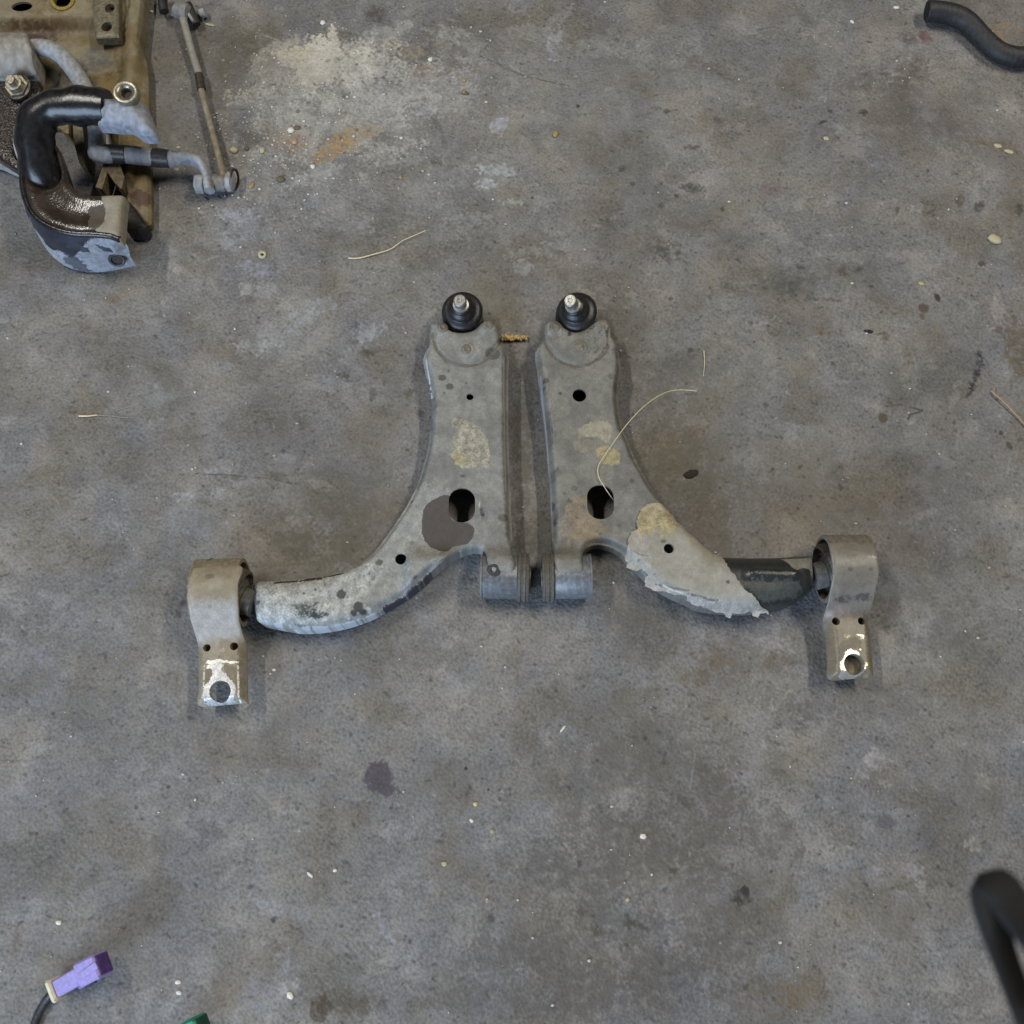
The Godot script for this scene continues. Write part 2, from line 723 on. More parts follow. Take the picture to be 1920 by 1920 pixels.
func ceiling_light(called: String, at: Vector3, size: Vector2, col: Color, energy: float) -> void:
	var l := AreaLight3D.new()
	l.name = called
	l.area_size = size
	l.light_color = col
	l.light_energy = energy
	l.shadow_enabled = true
	l.area_range = 12.0
	add_child(l)
	l.look_at_from_position(at, Vector3(0, 0, -0.05), Vector3(0, 0, -1) if at.y > 2.0 else Vector3.UP)


# ------------------------------------------------------------------ floor
func build_floor() -> void:
	var p := Paint.new(Rect2(-620, -640, 1240, 1240), 1.3, soft_noise, grain_noise)
	var w := p.w
	var n1 := noise_bytes(w, 0.19, 3, 21)
	var n2 := noise_bytes(w, 0.022, 5, 22, false, FastNoiseLite.TYPE_SIMPLEX_SMOOTH, 48.0)
	var n3 := noise_bytes(w, 0.0045, 3, 23)
	var n4 := noise_bytes(w, 0.012, 4, 24)
	var n6 := noise_bytes(w, 0.0075, 4, 26, false, FastNoiseLite.TYPE_SIMPLEX_SMOOTH, 90.0)
	var n5 := streaks(w, 0.085, 25)
	for i in w * w:
		var a := n1[i] / 255.0 - 0.5
		var b := n2[i] / 255.0 - 0.5
		var c := n3[i] / 255.0 - 0.5
		var d := n4[i] / 255.0 - 0.5
		var e := n5[i] / 255.0 - 0.5
		var g := n6[i] / 255.0 + a * 0.22 + e * 0.16   # ground-in grime, grained by the finer noises
		var grime := smoothstep(0.52, 0.70, g)
		var dust := smoothstep(0.44, 0.26, g) * smoothstep(-0.05, 0.12, b)
		var f := 1.0 + a * 0.36 + b * 0.13 + c * 0.16 + e * 0.15 - grime * 0.12 + dust * 0.10
		if a + e < -0.36:
			f *= 1.0 + (a + e + 0.36) * 0.9
		var hue := d * 0.06 + c * 0.04 + grime * 0.03
		p.c[i * 4] = clampi(int(115.0 * f * (1.0 + hue)), 0, 255)
		p.c[i * 4 + 1] = clampi(int(112.0 * f * (1.0 + hue * 0.38)), 0, 255)
		p.c[i * 4 + 2] = clampi(int(109.6 * f * (1.0 - hue)), 0, 255)
		p.c[i * 4 + 3] = 255
	floor_stains_and_shade(p, n6)
	var high := PackedByteArray()
	high.resize(w * w)
	for i in w * w:
		high[i] = (n1[i] * 2 + n5[i] + p.c[i * 4]) / 4
	var m := StandardMaterial3D.new()
	m.albedo_texture = ImageTexture.create_from_image(Image.create_from_data(w, w, false, Image.FORMAT_RGBA8, p.c))
	m.heightmap_enabled = true
	m.heightmap_texture = ImageTexture.create_from_image(Image.create_from_data(w, w, false, Image.FORMAT_L8, high))
	m.heightmap_scale = 0.12
	m.roughness = 0.72
	var s := Mesher.new()
	for q in [[-4, -4], [4, -4], [4, 4], [-4, 4]]:
		s.vert(Vector3(q[0], 0, q[1]), Vector3.UP, (Vector2(q[0], q[1]) - Vector2(-0.62, -0.64)) / 1.24)
	s.quad(0, 1, 2, 3)
	var o := MeshInstance3D.new()
	o.name = "floor"
	o.mesh = s.mesh()
	o.material_override = m
	o.set_meta("kind", "structure")
	o.set_meta("label", "stained grey concrete workshop floor")
	add_child(o, true)


# noise stretched from left to right, as a floor that is swept and scraped one way shows it
func streaks(size: int, freq: float, seed_at: int) -> PackedByteArray:
	var f := FastNoiseLite.new()
	f.seed = seed_at
	f.noise_type = FastNoiseLite.TYPE_SIMPLEX_SMOOTH
	f.frequency = freq
	f.fractal_octaves = 3
	f.domain_warp_enabled = true
	f.domain_warp_amplitude = 14.0
	f.domain_warp_frequency = freq * 0.6
	var im := f.get_image(int(size * 0.6), size)
	im.convert(Image.FORMAT_L8)
	im.resize(size, size, Image.INTERPOLATE_CUBIC)
	return im.get_data()


func floor_stains_and_shade(p: Paint, grime_map: PackedByteArray) -> void:
	# broad tones of the slab: oily brown, dusty pale, some with shade painted in
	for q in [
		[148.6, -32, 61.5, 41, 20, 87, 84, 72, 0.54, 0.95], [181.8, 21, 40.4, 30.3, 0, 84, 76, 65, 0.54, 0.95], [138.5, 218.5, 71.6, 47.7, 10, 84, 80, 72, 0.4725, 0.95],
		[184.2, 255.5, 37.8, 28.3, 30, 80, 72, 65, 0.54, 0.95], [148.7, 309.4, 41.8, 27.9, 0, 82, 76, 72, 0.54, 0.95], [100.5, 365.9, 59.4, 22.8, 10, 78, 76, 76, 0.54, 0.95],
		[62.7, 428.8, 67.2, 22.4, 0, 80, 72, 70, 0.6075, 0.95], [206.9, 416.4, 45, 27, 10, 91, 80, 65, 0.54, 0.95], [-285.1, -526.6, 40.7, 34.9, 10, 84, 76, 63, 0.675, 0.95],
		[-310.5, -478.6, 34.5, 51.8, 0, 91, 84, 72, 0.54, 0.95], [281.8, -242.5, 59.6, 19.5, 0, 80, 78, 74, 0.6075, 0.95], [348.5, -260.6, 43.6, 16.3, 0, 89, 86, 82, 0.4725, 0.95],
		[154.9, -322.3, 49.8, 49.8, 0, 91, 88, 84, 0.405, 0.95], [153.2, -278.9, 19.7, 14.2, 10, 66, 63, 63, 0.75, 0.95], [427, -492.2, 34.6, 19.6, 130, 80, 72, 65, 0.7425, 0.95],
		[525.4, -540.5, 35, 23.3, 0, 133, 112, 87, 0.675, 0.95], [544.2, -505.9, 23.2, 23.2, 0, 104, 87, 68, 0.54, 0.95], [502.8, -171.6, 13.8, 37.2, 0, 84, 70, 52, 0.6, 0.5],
		[526.6, -309.8, 16.5, 66.2, 0, 96, 84, 68, 0.4, 0.6], [10.4, -70, 11.4, 77.7, 2, 76, 72, 64, 0.5, 0.5], [12.6, 26.2, 13.1, 20.2, 0, 66, 62, 60, 0.5, 0.5],  # the strips in the gap between the arms paint in its shade
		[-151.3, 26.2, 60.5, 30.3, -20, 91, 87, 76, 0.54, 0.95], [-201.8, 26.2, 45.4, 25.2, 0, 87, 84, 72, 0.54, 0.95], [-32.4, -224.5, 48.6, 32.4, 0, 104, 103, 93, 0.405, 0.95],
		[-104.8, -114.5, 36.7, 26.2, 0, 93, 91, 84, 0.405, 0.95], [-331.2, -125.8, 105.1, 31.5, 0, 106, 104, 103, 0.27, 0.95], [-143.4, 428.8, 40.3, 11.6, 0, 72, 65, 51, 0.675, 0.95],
		[-161.1, 432.9, 9.8, 11.6, 0, 66, 54, 38, 0.7, 0.5], [278.4, -53.6, 61.9, 30.9, 0, 103, 99, 87, 0.405, 0.95], [46.2, 327, 69.3, 32.4, 10, 80, 77, 74, 0.675, 0.95],  # bottom-centre zones here and below: grime with cast shade painted in
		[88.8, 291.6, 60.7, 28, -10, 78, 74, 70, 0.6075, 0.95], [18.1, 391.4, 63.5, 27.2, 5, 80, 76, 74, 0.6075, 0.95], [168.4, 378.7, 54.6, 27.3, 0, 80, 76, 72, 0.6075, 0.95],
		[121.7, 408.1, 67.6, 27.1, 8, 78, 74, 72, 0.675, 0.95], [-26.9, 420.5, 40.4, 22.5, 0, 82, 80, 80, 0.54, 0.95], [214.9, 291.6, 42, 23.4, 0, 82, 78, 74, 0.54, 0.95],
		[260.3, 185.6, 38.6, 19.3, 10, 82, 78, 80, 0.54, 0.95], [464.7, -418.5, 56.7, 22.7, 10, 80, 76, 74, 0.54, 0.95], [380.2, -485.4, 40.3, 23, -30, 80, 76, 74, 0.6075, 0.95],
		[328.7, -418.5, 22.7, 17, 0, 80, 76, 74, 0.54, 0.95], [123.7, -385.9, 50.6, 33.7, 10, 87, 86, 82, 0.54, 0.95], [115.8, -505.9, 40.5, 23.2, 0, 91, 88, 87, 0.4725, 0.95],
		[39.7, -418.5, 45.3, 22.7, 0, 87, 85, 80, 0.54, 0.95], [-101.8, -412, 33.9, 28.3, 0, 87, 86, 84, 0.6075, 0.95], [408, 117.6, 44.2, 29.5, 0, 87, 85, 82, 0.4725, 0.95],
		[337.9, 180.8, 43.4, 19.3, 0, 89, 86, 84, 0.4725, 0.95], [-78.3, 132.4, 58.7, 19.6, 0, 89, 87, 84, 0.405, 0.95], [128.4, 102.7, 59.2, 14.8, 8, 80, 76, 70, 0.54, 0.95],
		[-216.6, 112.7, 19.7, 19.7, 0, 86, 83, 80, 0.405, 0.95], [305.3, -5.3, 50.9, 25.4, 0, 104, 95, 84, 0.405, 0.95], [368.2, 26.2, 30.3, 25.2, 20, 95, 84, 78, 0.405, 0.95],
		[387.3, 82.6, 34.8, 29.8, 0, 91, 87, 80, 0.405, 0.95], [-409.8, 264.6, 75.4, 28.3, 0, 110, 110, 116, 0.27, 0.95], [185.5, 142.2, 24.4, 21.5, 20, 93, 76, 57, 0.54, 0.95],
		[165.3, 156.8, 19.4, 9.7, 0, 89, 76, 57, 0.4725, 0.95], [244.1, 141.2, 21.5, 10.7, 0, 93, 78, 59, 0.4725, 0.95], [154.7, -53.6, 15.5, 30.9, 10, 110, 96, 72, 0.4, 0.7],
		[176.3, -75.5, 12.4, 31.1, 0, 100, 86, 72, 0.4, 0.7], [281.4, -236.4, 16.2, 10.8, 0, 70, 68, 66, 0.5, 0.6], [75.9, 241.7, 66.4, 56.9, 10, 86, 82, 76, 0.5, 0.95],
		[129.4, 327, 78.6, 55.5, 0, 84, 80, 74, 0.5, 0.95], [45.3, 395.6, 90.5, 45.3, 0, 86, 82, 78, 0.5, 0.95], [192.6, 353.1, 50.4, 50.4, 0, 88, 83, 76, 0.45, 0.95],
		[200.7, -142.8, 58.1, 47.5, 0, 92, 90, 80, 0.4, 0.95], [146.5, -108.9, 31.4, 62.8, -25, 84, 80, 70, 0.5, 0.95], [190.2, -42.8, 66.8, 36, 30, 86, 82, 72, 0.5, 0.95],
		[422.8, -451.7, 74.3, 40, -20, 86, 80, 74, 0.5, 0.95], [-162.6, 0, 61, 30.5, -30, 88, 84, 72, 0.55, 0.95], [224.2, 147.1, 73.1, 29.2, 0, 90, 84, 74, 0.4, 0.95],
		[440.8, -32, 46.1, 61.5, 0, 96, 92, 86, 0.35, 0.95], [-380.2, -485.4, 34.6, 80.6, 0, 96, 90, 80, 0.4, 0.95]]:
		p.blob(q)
	# pale cement dust and scraped laitance
	for q in [
		[-112.4, -385.9, 146.1, 101.2, 0, 134, 133, 129, 0.45, 0.95], [91.7, -465.1, 149, 86, 0, 128, 126, 122, 0.35, 0.95], [-193.9, -445, 97, 74.1, 10, 154, 152, 146, 0.6, 0.8],
		[-92, -478.6, 69, 40.3, 10, 150, 148, 143, 0.55, 0.75], [-268.5, -366.6, 61.5, 33.6, 30, 142, 142, 140, 0.45, 0.8], [-207, -366.6, 33.6, 9, -25, 156, 155, 150, 0.5, 0.5],
		[-146.9, -405.4, 33.9, 7.9, 20, 156, 154, 148, 0.5, 0.5], [-256, -526.6, 34.9, 9.3, -30, 164, 160, 146, 0.6, 0.5], [-70.2, -547.5, 29.2, 9.4, 10, 150, 148, 144, 0.5, 0.5],
		[-208.4, -505.9, 30.1, 35.9, 10, 186, 179, 161, 0.95, 0.45], [-195.2, -533.5, 7, 25.6, -8, 186, 178, 162, 0.9, 0.4], [-161.8, -499, 34.7, 23.1, -10, 168, 164, 156, 0.8, 0.45],
		[-231.9, -512.7, 29, 15.1, 20, 172, 165, 148, 0.8, 0.45], [-223.8, -523.1, 17.4, 8.1, 20, 172, 164, 144, 0.8, 0.5], [-156.6, -512.7, 40.6, 29, 10, 156, 154, 148, 0.6, 0.8],
		[-183.1, -458.4, 34.3, 22.9, 0, 150, 147, 140, 0.55, 0.8], [-138, -478.6, 40.3, 23, 0, 142, 142, 142, 0.5, 0.8], [-116.4, -526.6, 34.9, 11.6, 20, 150, 134, 112, 0.5, 0.8],
		[-98.2, -499, 17.3, 11.6, 0, 150, 126, 108, 0.5, 0.8], [-172.8, -485.4, 74.9, 51.8, 10, 158, 155, 148, 0.7, 0.85], [-240.3, -458.4, 57.2, 40.1, 20, 146, 143, 137, 0.6, 0.85],
		[-114.8, -471.8, 57.4, 34.4, 0, 150, 148, 146, 0.6, 0.85], [-185.6, -512.7, 34.8, 29, 0, 172, 167, 156, 0.7, 0.55], [-58.2, -526.6, 46.5, 23.3, 0, 142, 141, 138, 0.5, 0.75],
		[-140.3, -547.5, 35.1, 11.7, -20, 156, 154, 150, 0.6, 0.5], [-154.3, -451.7, 40, 14.9, 20, 150, 148, 144, 0.55, 0.5], [-227, -425.1, 28.4, 11.4, 30, 146, 143, 136, 0.5, 0.5],
		[-91.4, -451.7, 28.6, 12.6, 10, 146, 146, 146, 0.5, 0.5], [-265.9, -499, 23.1, 13.9, 40, 150, 145, 134, 0.5, 0.5], [-112.4, -385.9, 33.7, 9, -10, 138, 138, 138, 0.45, 0.5],
		[23.4, -547.5, 29.2, 10.5, 10, 142, 140, 138, 0.45, 0.5], [93.1, -526.6, 34.9, 11.6, 5, 138, 136, 132, 0.4, 0.5], [22.8, -438.4, 34.2, 9.1, 0, 136, 134, 130, 0.4, 0.5],
		[-55.3, -322.3, 33.2, 8.9, 10, 136, 138, 138, 0.4, 0.5], [66.2, -309.8, 27.6, 9.9, -10, 134, 132, 128, 0.4, 0.5], [-176.5, -309.8, 38.6, 8.8, 10, 136, 138, 142, 0.4, 0.5],
		[-61.5, -366.6, 39.2, 16.8, 0, 134, 134, 134, 0.35, 0.8], [-270.2, -309.8, 49.6, 22.1, 10, 140, 143, 150, 0.4, 0.8], [-33, -303.6, 44, 22, 0, 134, 136, 136, 0.35, 0.8],
		[-213.2, -177.4, 63.9, 21.3, 0, 134, 137, 140, 0.35, 0.8], [-230.4, -485.4, 28.8, 23, 0, 146, 142, 132, 0.5, 0.8], [-14.2, -428.4, 10.2, 12.5, 10, 158, 158, 170, 0.7, 0.5],
		[-16.8, -374.3, 23.5, 9, 6, 160, 164, 166, 0.7, 0.7], [-26.8, -357, 14.5, 7.8, 20, 166, 170, 172, 0.7, 0.7], [1.1, -336.1, 14.4, 4.4, 0, 158, 162, 152, 0.6, 0.7],
		[21.9, -278.9, 38.3, 8.8, -10, 146, 148, 148, 0.5, 0.8], [10.9, -260.6, 10.9, 9.8, 0, 152, 154, 156, 0.6, 0.7], [46.6, -533.5, 8.2, 23.3, 10, 156, 154, 160, 0.6, 0.6],
		[52.9, -568.6, 23.5, 7.1, -40, 146, 144, 146, 0.5, 0.7], [150.8, -512.7, 34.8, 7, 10, 146, 142, 136, 0.5, 0.8], [-281.9, -319.1, 25.4, 11.1, 10, 156, 160, 168, 0.55, 0.8],
		[-290.8, -290, 16.5, 11, 0, 150, 154, 158, 0.5, 0.8], [-261.2, -257.6, 21.8, 10.9, 20, 146, 150, 166, 0.5, 0.8], [-248.9, -236.4, 14.1, 10.8, 0, 144, 148, 154, 0.5, 0.8],
		[-214.5, -200.8, 21.4, 13.9, -20, 150, 154, 158, 0.55, 0.8], [-188.5, -218.5, 18.3, 10.8, 0, 144, 150, 158, 0.5, 0.8], [-144.2, -186.1, 19.2, 10.7, -20, 152, 158, 162, 0.55, 0.8],
		[-255.5, -172.8, 24.5, 8.5, 0, 152, 154, 152, 0.55, 0.8], [-285.6, -148.5, 21.2, 7.4, 0, 140, 142, 146, 0.4, 0.8], [-270.6, -236.4, 7.6, 7.6, 0, 164, 164, 160, 0.6, 0.6],
		[-290.2, -40.1, 7.2, 4.1, 0, 158, 162, 168, 0.6, 0.6], [-280.9, -18.6, 10.2, 6.1, 0, 156, 158, 162, 0.55, 0.7], [-316.4, -15.9, 12.2, 5.1, 0, 150, 154, 156, 0.5, 0.7],
		[323.6, 230.2, 14.3, 10.5, 0, 152, 146, 144, 0.65, 0.7], [310.8, 239.4, 6.6, 9.5, 20, 150, 144, 142, 0.6, 0.7], [328.9, 248.6, 8.5, 3.8, 30, 152, 146, 138, 0.6, 0.7],
		[348, 323.5, 11.1, 7.4, 30, 146, 144, 148, 0.6, 0.7], [354, 336.6, 5.5, 5.5, 0, 150, 146, 146, 0.6, 0.6], [314.7, 323.5, 7.4, 5.6, 0, 146, 136, 146, 0.5, 0.7],
		[335.7, 344.4, 9.2, 5.5, 0, 146, 148, 160, 0.5, 0.7], [403.4, 301.4, 8.4, 7.5, 0, 152, 150, 140, 0.6, 0.7], [419, 247.2, 9.5, 6.6, 0, 146, 140, 124, 0.55, 0.7],
		[367.9, 416.4, 6.3, 4.5, 0, 140, 136, 134, 0.5, 0.7], [312.9, -224.5, 14, 10.8, 20, 146, 144, 138, 0.45, 0.8], [335.9, -272.8, 27.3, 8.7, 10, 146, 142, 138, 0.5, 0.8],
		[399.1, -275.8, 32.8, 6.6, 5, 150, 142, 142, 0.5, 0.8], [423.9, -328.5, 16.6, 5.5, -5, 158, 154, 150, 0.55, 0.7], [355.3, -398.9, 22.6, 11.3, 0, 140, 134, 130, 0.4, 0.8],
		[391.6, -425.1, 34.1, 6.8, 0, 136, 130, 130, 0.4, 0.8], [443.5, -458.4, 17.2, 22.9, 20, 134, 128, 128, 0.4, 0.8], [349.7, -533.5, 11.7, 46.6, 10, 138, 134, 130, 0.35, 0.8],
		[395, -519.6, 7, 34.8, 5, 142, 140, 138, 0.4, 0.7], [254.2, -154.3, 8.5, 31.8, 0, 142, 138, 130, 0.4, 0.8], [251.8, -197.9, 16.1, 8.6, -20, 146, 144, 146, 0.5, 0.8],
		[285.6, -148.5, 26.4, 10.6, 20, 140, 132, 112, 0.35, 0.8], [390.8, -142.8, 12.7, 21.1, 0, 144, 144, 128, 0.35, 0.8], [435.6, -120.1, 5.2, 21, 20, 142, 140, 140, 0.4, 0.7],
		[489.4, -212.6, 7.5, 16.1, 0, 150, 142, 138, 0.5, 0.7], [-435.1, 137.3, 19.6, 9.8, 20, 130, 134, 146, 0.4, 0.8], [-435.1, 176, 14.5, 9.7, 0, 126, 130, 140, 0.4, 0.8],
		[-408.2, 353.1, 11.9, 7.3, 20, 146, 146, 150, 0.5, 0.7], [-420.8, 361.6, 18.3, 4.6, 0, 142, 144, 150, 0.5, 0.7], [-211, 353.1, 18.3, 6.4, 30, 142, 146, 156, 0.5, 0.8],
		[-180.8, 359.5, 13.7, 4.6, 20, 140, 144, 154, 0.5, 0.8], [-221.9, 327, 9.2, 13.9, 20, 136, 138, 144, 0.4, 0.8], [-109.5, 370.2, 4.6, 18.2, -35, 146, 148, 154, 0.5, 0.7],
		[-188.9, 416.4, 10.8, 7.2, 0, 158, 156, 150, 0.6, 0.7], [-215.3, 424.7, 22.4, 17.9, 0, 134, 138, 150, 0.4, 0.8], [-194.6, 395.6, 6.3, 13.6, 10, 146, 148, 154, 0.5, 0.7],
		[-262.7, 278.2, 14.1, 6.6, 0, 130, 126, 128, 0.35, 0.8], [-431.3, 47, 40.1, 10, 0, 128, 126, 124, 0.35, 0.8], [-401.6, 87.7, 24.8, 14.9, 0, 130, 128, 126, 0.35, 0.8],
		[60.3, 318.2, 12.1, 7.4, 0, 128, 122, 128, 0.4, 0.8], [150.6, 370.2, 18.2, 4.6, 0, 126, 124, 126, 0.4, 0.8], [-346.4, -120.1, 21, 15.7, 0, 132, 138, 136, 0.35, 0.8],
		[-293.8, 10.5, 30.4, 15.2, 0, 124, 130, 138, 0.35, 0.8], [-497.9, -236.4, 21.6, 21.6, 0, 130, 126, 132, 0.35, 0.8], [151.9, -177.4, 16, 21.3, 0, 136, 132, 116, 0.3, 0.8],
		[210.4, -224.5, 21.6, 10.8, 0, 132, 128, 122, 0.4, 0.8], [118.7, -224.5, 10.8, 10.8, 0, 150, 150, 150, 0.5, 0.7], [151.5, 348.7, 27.6, 9.2, 0, 120, 112, 116, 0.35, 0.8]]:
		p.blob(q)
	# rust and clay
	for q in [
		[-180.9, -408.7, 24.9, 14.7, -20, 152, 116, 66, 0.65, 0.7], [-197.1, -392.4, 16.9, 7.9, -20, 144, 108, 58, 0.6, 0.6], [-234.6, -408.7, 19.2, 14.7, 0, 140, 112, 88, 0.5, 0.7],
		[-153.1, -421.8, 13.6, 9.1, 0, 150, 126, 100, 0.5, 0.7], [452.6, -541.9, 8.8, 8.2, 20, 92, 62, 62, 0.7, 0.5], [432, -540.5, 11.7, 8.2, 0, 84, 76, 74, 0.6, 0.6],
		[310, -189.1, 16, 5.3, 10, 104, 84, 64, 0.5, 0.7], [270.2, -350.7, 13.4, 7.8, 0, 98, 80, 84, 0.45, 0.6], [116.2, 171.2, 19.4, 9.7, 0, 92, 84, 68, 0.4, 0.8],
		[-404.6, -224.5, 10.8, 5.4, 0, 104, 84, 62, 0.5, 0.7], [-303.1, -168.7, 21.3, 6.4, 20, 104, 86, 72, 0.4, 0.7], [242.5, 420.5, 26.9, 13.5, 0, 112, 92, 66, 0.4, 0.8],
		[-422.6, 382.9, 4.5, 13.6, 0, 96, 76, 62, 0.4, 0.7], [508.3, -405.4, 28.2, 7.9, 20, 110, 92, 70, 0.5, 0.7]]:
		p.blob(q)
	# oil drops and tar
	for q in [
		[-119.4, 244, 13.3, 14.2, 20, 72, 67, 72, 0.95, 0.3], [-111.5, 255.5, 7.6, 6.6, 0, 70, 65, 71, 0.85, 0.3], [198.6, 344.4, 7.8, 7.8, 0, 48, 44, 38, 0.9, 0.6],
		[200.8, 339.2, 3.7, 3.7, 0, 46, 42, 36, 0.8, 0.5], [414.9, -214.4, 5.9, 5.9, 0, 84, 68, 62, 0.95, 0.2], [412.3, -205.5, 3.2, 4.3, 0, 88, 74, 62, 0.8, 0.3],
		[430.2, -226.3, 3.2, 5.9, -15, 58, 42, 46, 0.95, 0.2], [479.7, -264.2, 4.4, 3.8, 0, 66, 62, 60, 0.9, 0.3], [362.4, -96, 5.2, 5.7, 0, 78, 66, 46, 0.9, 0.2],
		[475.7, -80.5, 2.6, 3.1, 20, 58, 52, 48, 0.9, 0.2], [482.3, -67.3, 3.1, 5.2, -25, 66, 62, 60, 0.9, 0.2], [431.2, -91, 2.1, 2.6, 0, 74, 66, 60, 0.8, 0.3],
		[459.4, -142.8, 4.8, 8.4, 15, 34, 34, 42, 0.95, 0.8], [464.5, -162.9, 4.2, 7.4, 10, 36, 36, 44, 0.9, 0.9], [453.7, -130.3, 4.2, 7.4, 20, 34, 34, 42, 0.9, 0.9],
		[464.9, -153.1, 6.4, 5.3, 0, 40, 40, 48, 0.8, 1], [448.9, -121.3, 3.7, 4.2, 20, 40, 40, 48, 0.8, 0.9], [487.6, -190.2, 4.8, 4.8, 0, 90, 76, 70, 0.7, 0.3],
		[432.2, -328.5, 6.6, 8.9, 30, 68, 60, 50, 0.7, 0.5], [485.7, -331.1, 8.9, 5.5, -40, 58, 56, 52, 0.75, 0.5], [466.5, -338, 5.6, 7.8, 20, 78, 68, 54, 0.7, 0.5],
		[526.2, -327.3, 4.4, 7.8, 20, 54, 50, 48, 0.7, 0.5], [399.9, -327.3, 2.8, 5, 10, 66, 64, 62, 0.7, 0.4], [376.4, -445, 5.7, 4.6, 0, 56, 48, 48, 0.8, 0.6],
		[331, -433.1, 6.8, 2.3, -25, 56, 52, 54, 0.8, 0.4], [340.1, -446.4, 4, 2.9, 20, 60, 54, 54, 0.8, 0.4], [184, -353.8, 8.9, 5.6, 0, 62, 60, 60, 0.7, 0.7],
		[195, -350.7, 6.7, 5.6, 0, 58, 58, 58, 0.7, 0.8], [115, -376.3, 4.5, 5, 0, 64, 64, 60, 0.8, 0.6], [155.3, -331.7, 4.4, 3.9, 0, 68, 66, 62, 0.7, 0.5],
		[190.8, -402.2, 9, 3.4, 0, 64, 60, 58, 0.75, 0.6], [125.6, -357.7, 3.9, 3.3, 0, 68, 66, 62, 0.7, 0.4], [155.3, -449.7, 6.9, 2.9, 10, 62, 62, 60, 0.7, 0.5],
		[165.5, -447, 4.6, 2.9, 0, 64, 64, 62, 0.7, 0.5], [70.3, -453, 2.3, 2.9, 0, 44, 42, 40, 0.85, 0.3], [171.3, -343.1, 2.8, 2.8, 0, 66, 60, 54, 0.7, 0.4],
		[219.1, -435.1, 8, 4.6, 30, 68, 60, 56, 0.6, 0.7], [294.1, -260.6, 10.9, 4.4, 0, 56, 54, 50, 0.7, 0.9], [302.1, -224.5, 8.6, 4.3, 0, 56, 52, 54, 0.7, 0.9],
		[281.8, -242.5, 3.3, 8.7, 0, 54, 52, 52, 0.7, 0.8], [337.4, -257.6, 6.5, 9.8, 0, 62, 58, 48, 0.6, 0.8], [353.7, -257.6, 7.6, 3.3, -20, 52, 50, 46, 0.7, 0.9],
		[323.6, -223.3, 16.2, 2.7, 10, 62, 56, 56, 0.6, 0.9], [363.9, -238.8, 4.3, 2.2, 0, 50, 48, 46, 0.8, 0.7], [373.6, -183.2, 4.3, 6.4, 0, 74, 70, 62, 0.6, 0.5],
		[-79.5, -428.4, 3.4, 13.6, -30, 84, 82, 84, 0.6, 0.6], [-72.4, -408.7, 3.4, 11.3, -10, 86, 80, 82, 0.6, 0.6], [-81.5, -385.9, 6.7, 5.6, 0, 72, 70, 66, 0.6, 0.6],
		[-52.3, -519.6, 5.8, 5.8, 0, 74, 70, 66, 0.6, 0.7], [-152.9, -572.1, 14.1, 11.8, 10, 66, 60, 58, 0.7, 0.8], [-140.8, -561.5, 17.6, 7, 20, 72, 68, 68, 0.6, 0.8],
		[-289.9, -431.7, 11.4, 22.7, 10, 82, 82, 90, 0.5, 0.8], [-277.2, -412, 13.6, 11.3, 0, 74, 72, 70, 0.6, 0.8], [-146.1, 316, 4.6, 2.3, 20, 66, 66, 70, 0.8, 0.6],
		[-156.5, 301.4, 6.5, 2.3, 20, 70, 74, 78, 0.6, 0.7], [-143.6, 320.4, 18.5, 1.9, 20, 88, 82, 78, 0.5, 0.8], [-120.7, 312.9, 13.9, 1.9, 10, 90, 84, 80, 0.5, 0.8],
		[-18.3, 362.5, 4.1, 4.6, 0, 74, 70, 70, 0.8, 0.4], [-11.3, 255.5, 1.9, 1.9, 0, 54, 54, 56, 0.9, 0.3], [-21.3, 255.5, 1.4, 1.4, 0, 30, 26, 24, 0.9, 0.3],
		[-41.3, 237.1, 1.9, 1.9, 0, 38, 24, 20, 0.9, 0.3], [-19.1, 220.9, 1.9, 1.4, 0, 50, 50, 50, 0.8, 0.4], [-10.8, 263.2, 2.4, 2.4, 0, 66, 66, 70, 0.8, 0.4],
		[-133.7, 392.2, 2.3, 2.7, 0, 84, 86, 92, 0.7, 0.4], [-87.3, 380.8, 1.8, 2.3, 0, 66, 66, 70, 0.8, 0.4], [-146.1, 368.1, 2.7, 1.8, 0, 60, 58, 56, 0.8, 0.4],
		[-119.4, 205, 4.3, 4.3, 0, 106, 112, 108, 0.6, 0.3], [-106.3, 208.2, 3.8, 3.8, 0, 108, 112, 110, 0.5, 0.4], [-449.9, 116.6, 3, 2.5, 0, 64, 58, 58, 0.8, 0.5],
		[-319.1, 56.2, 3, 2, 0, 56, 56, 56, 0.8, 0.6], [-324.6, 62.3, 4, 2, -30, 60, 60, 60, 0.8, 0.6], [-306.4, 87.7, 3, 6.9, 20, 66, 56, 58, 0.7, 0.7],
		[-309, 97.7, 4, 4.9, 0, 70, 60, 58, 0.7, 0.7], [-289.6, 192.7, 5.8, 1.9, 15, 62, 60, 60, 0.8, 0.6], [-320.3, 204.5, 1.9, 1.4, 0, 70, 66, 70, 0.8, 0.4],
		[-304.8, 253.2, 2.8, 1.9, 0, 66, 62, 62, 0.8, 0.5], [-382.3, 257.8, 9.4, 2.8, 20, 92, 92, 86, 0.5, 0.8], [-416.6, 292.5, 1.9, 1.9, 0, 56, 54, 52, 0.8, 0.4],
		[-368.2, 291.6, 3.3, 1.9, 0, 66, 62, 60, 0.8, 0.5], [-325.8, 280.4, 2.3, 1.9, 20, 66, 64, 66, 0.8, 0.4], [-399.6, -151.4, 6.4, 2.6, 45, 74, 72, 68, 0.7, 0.6],
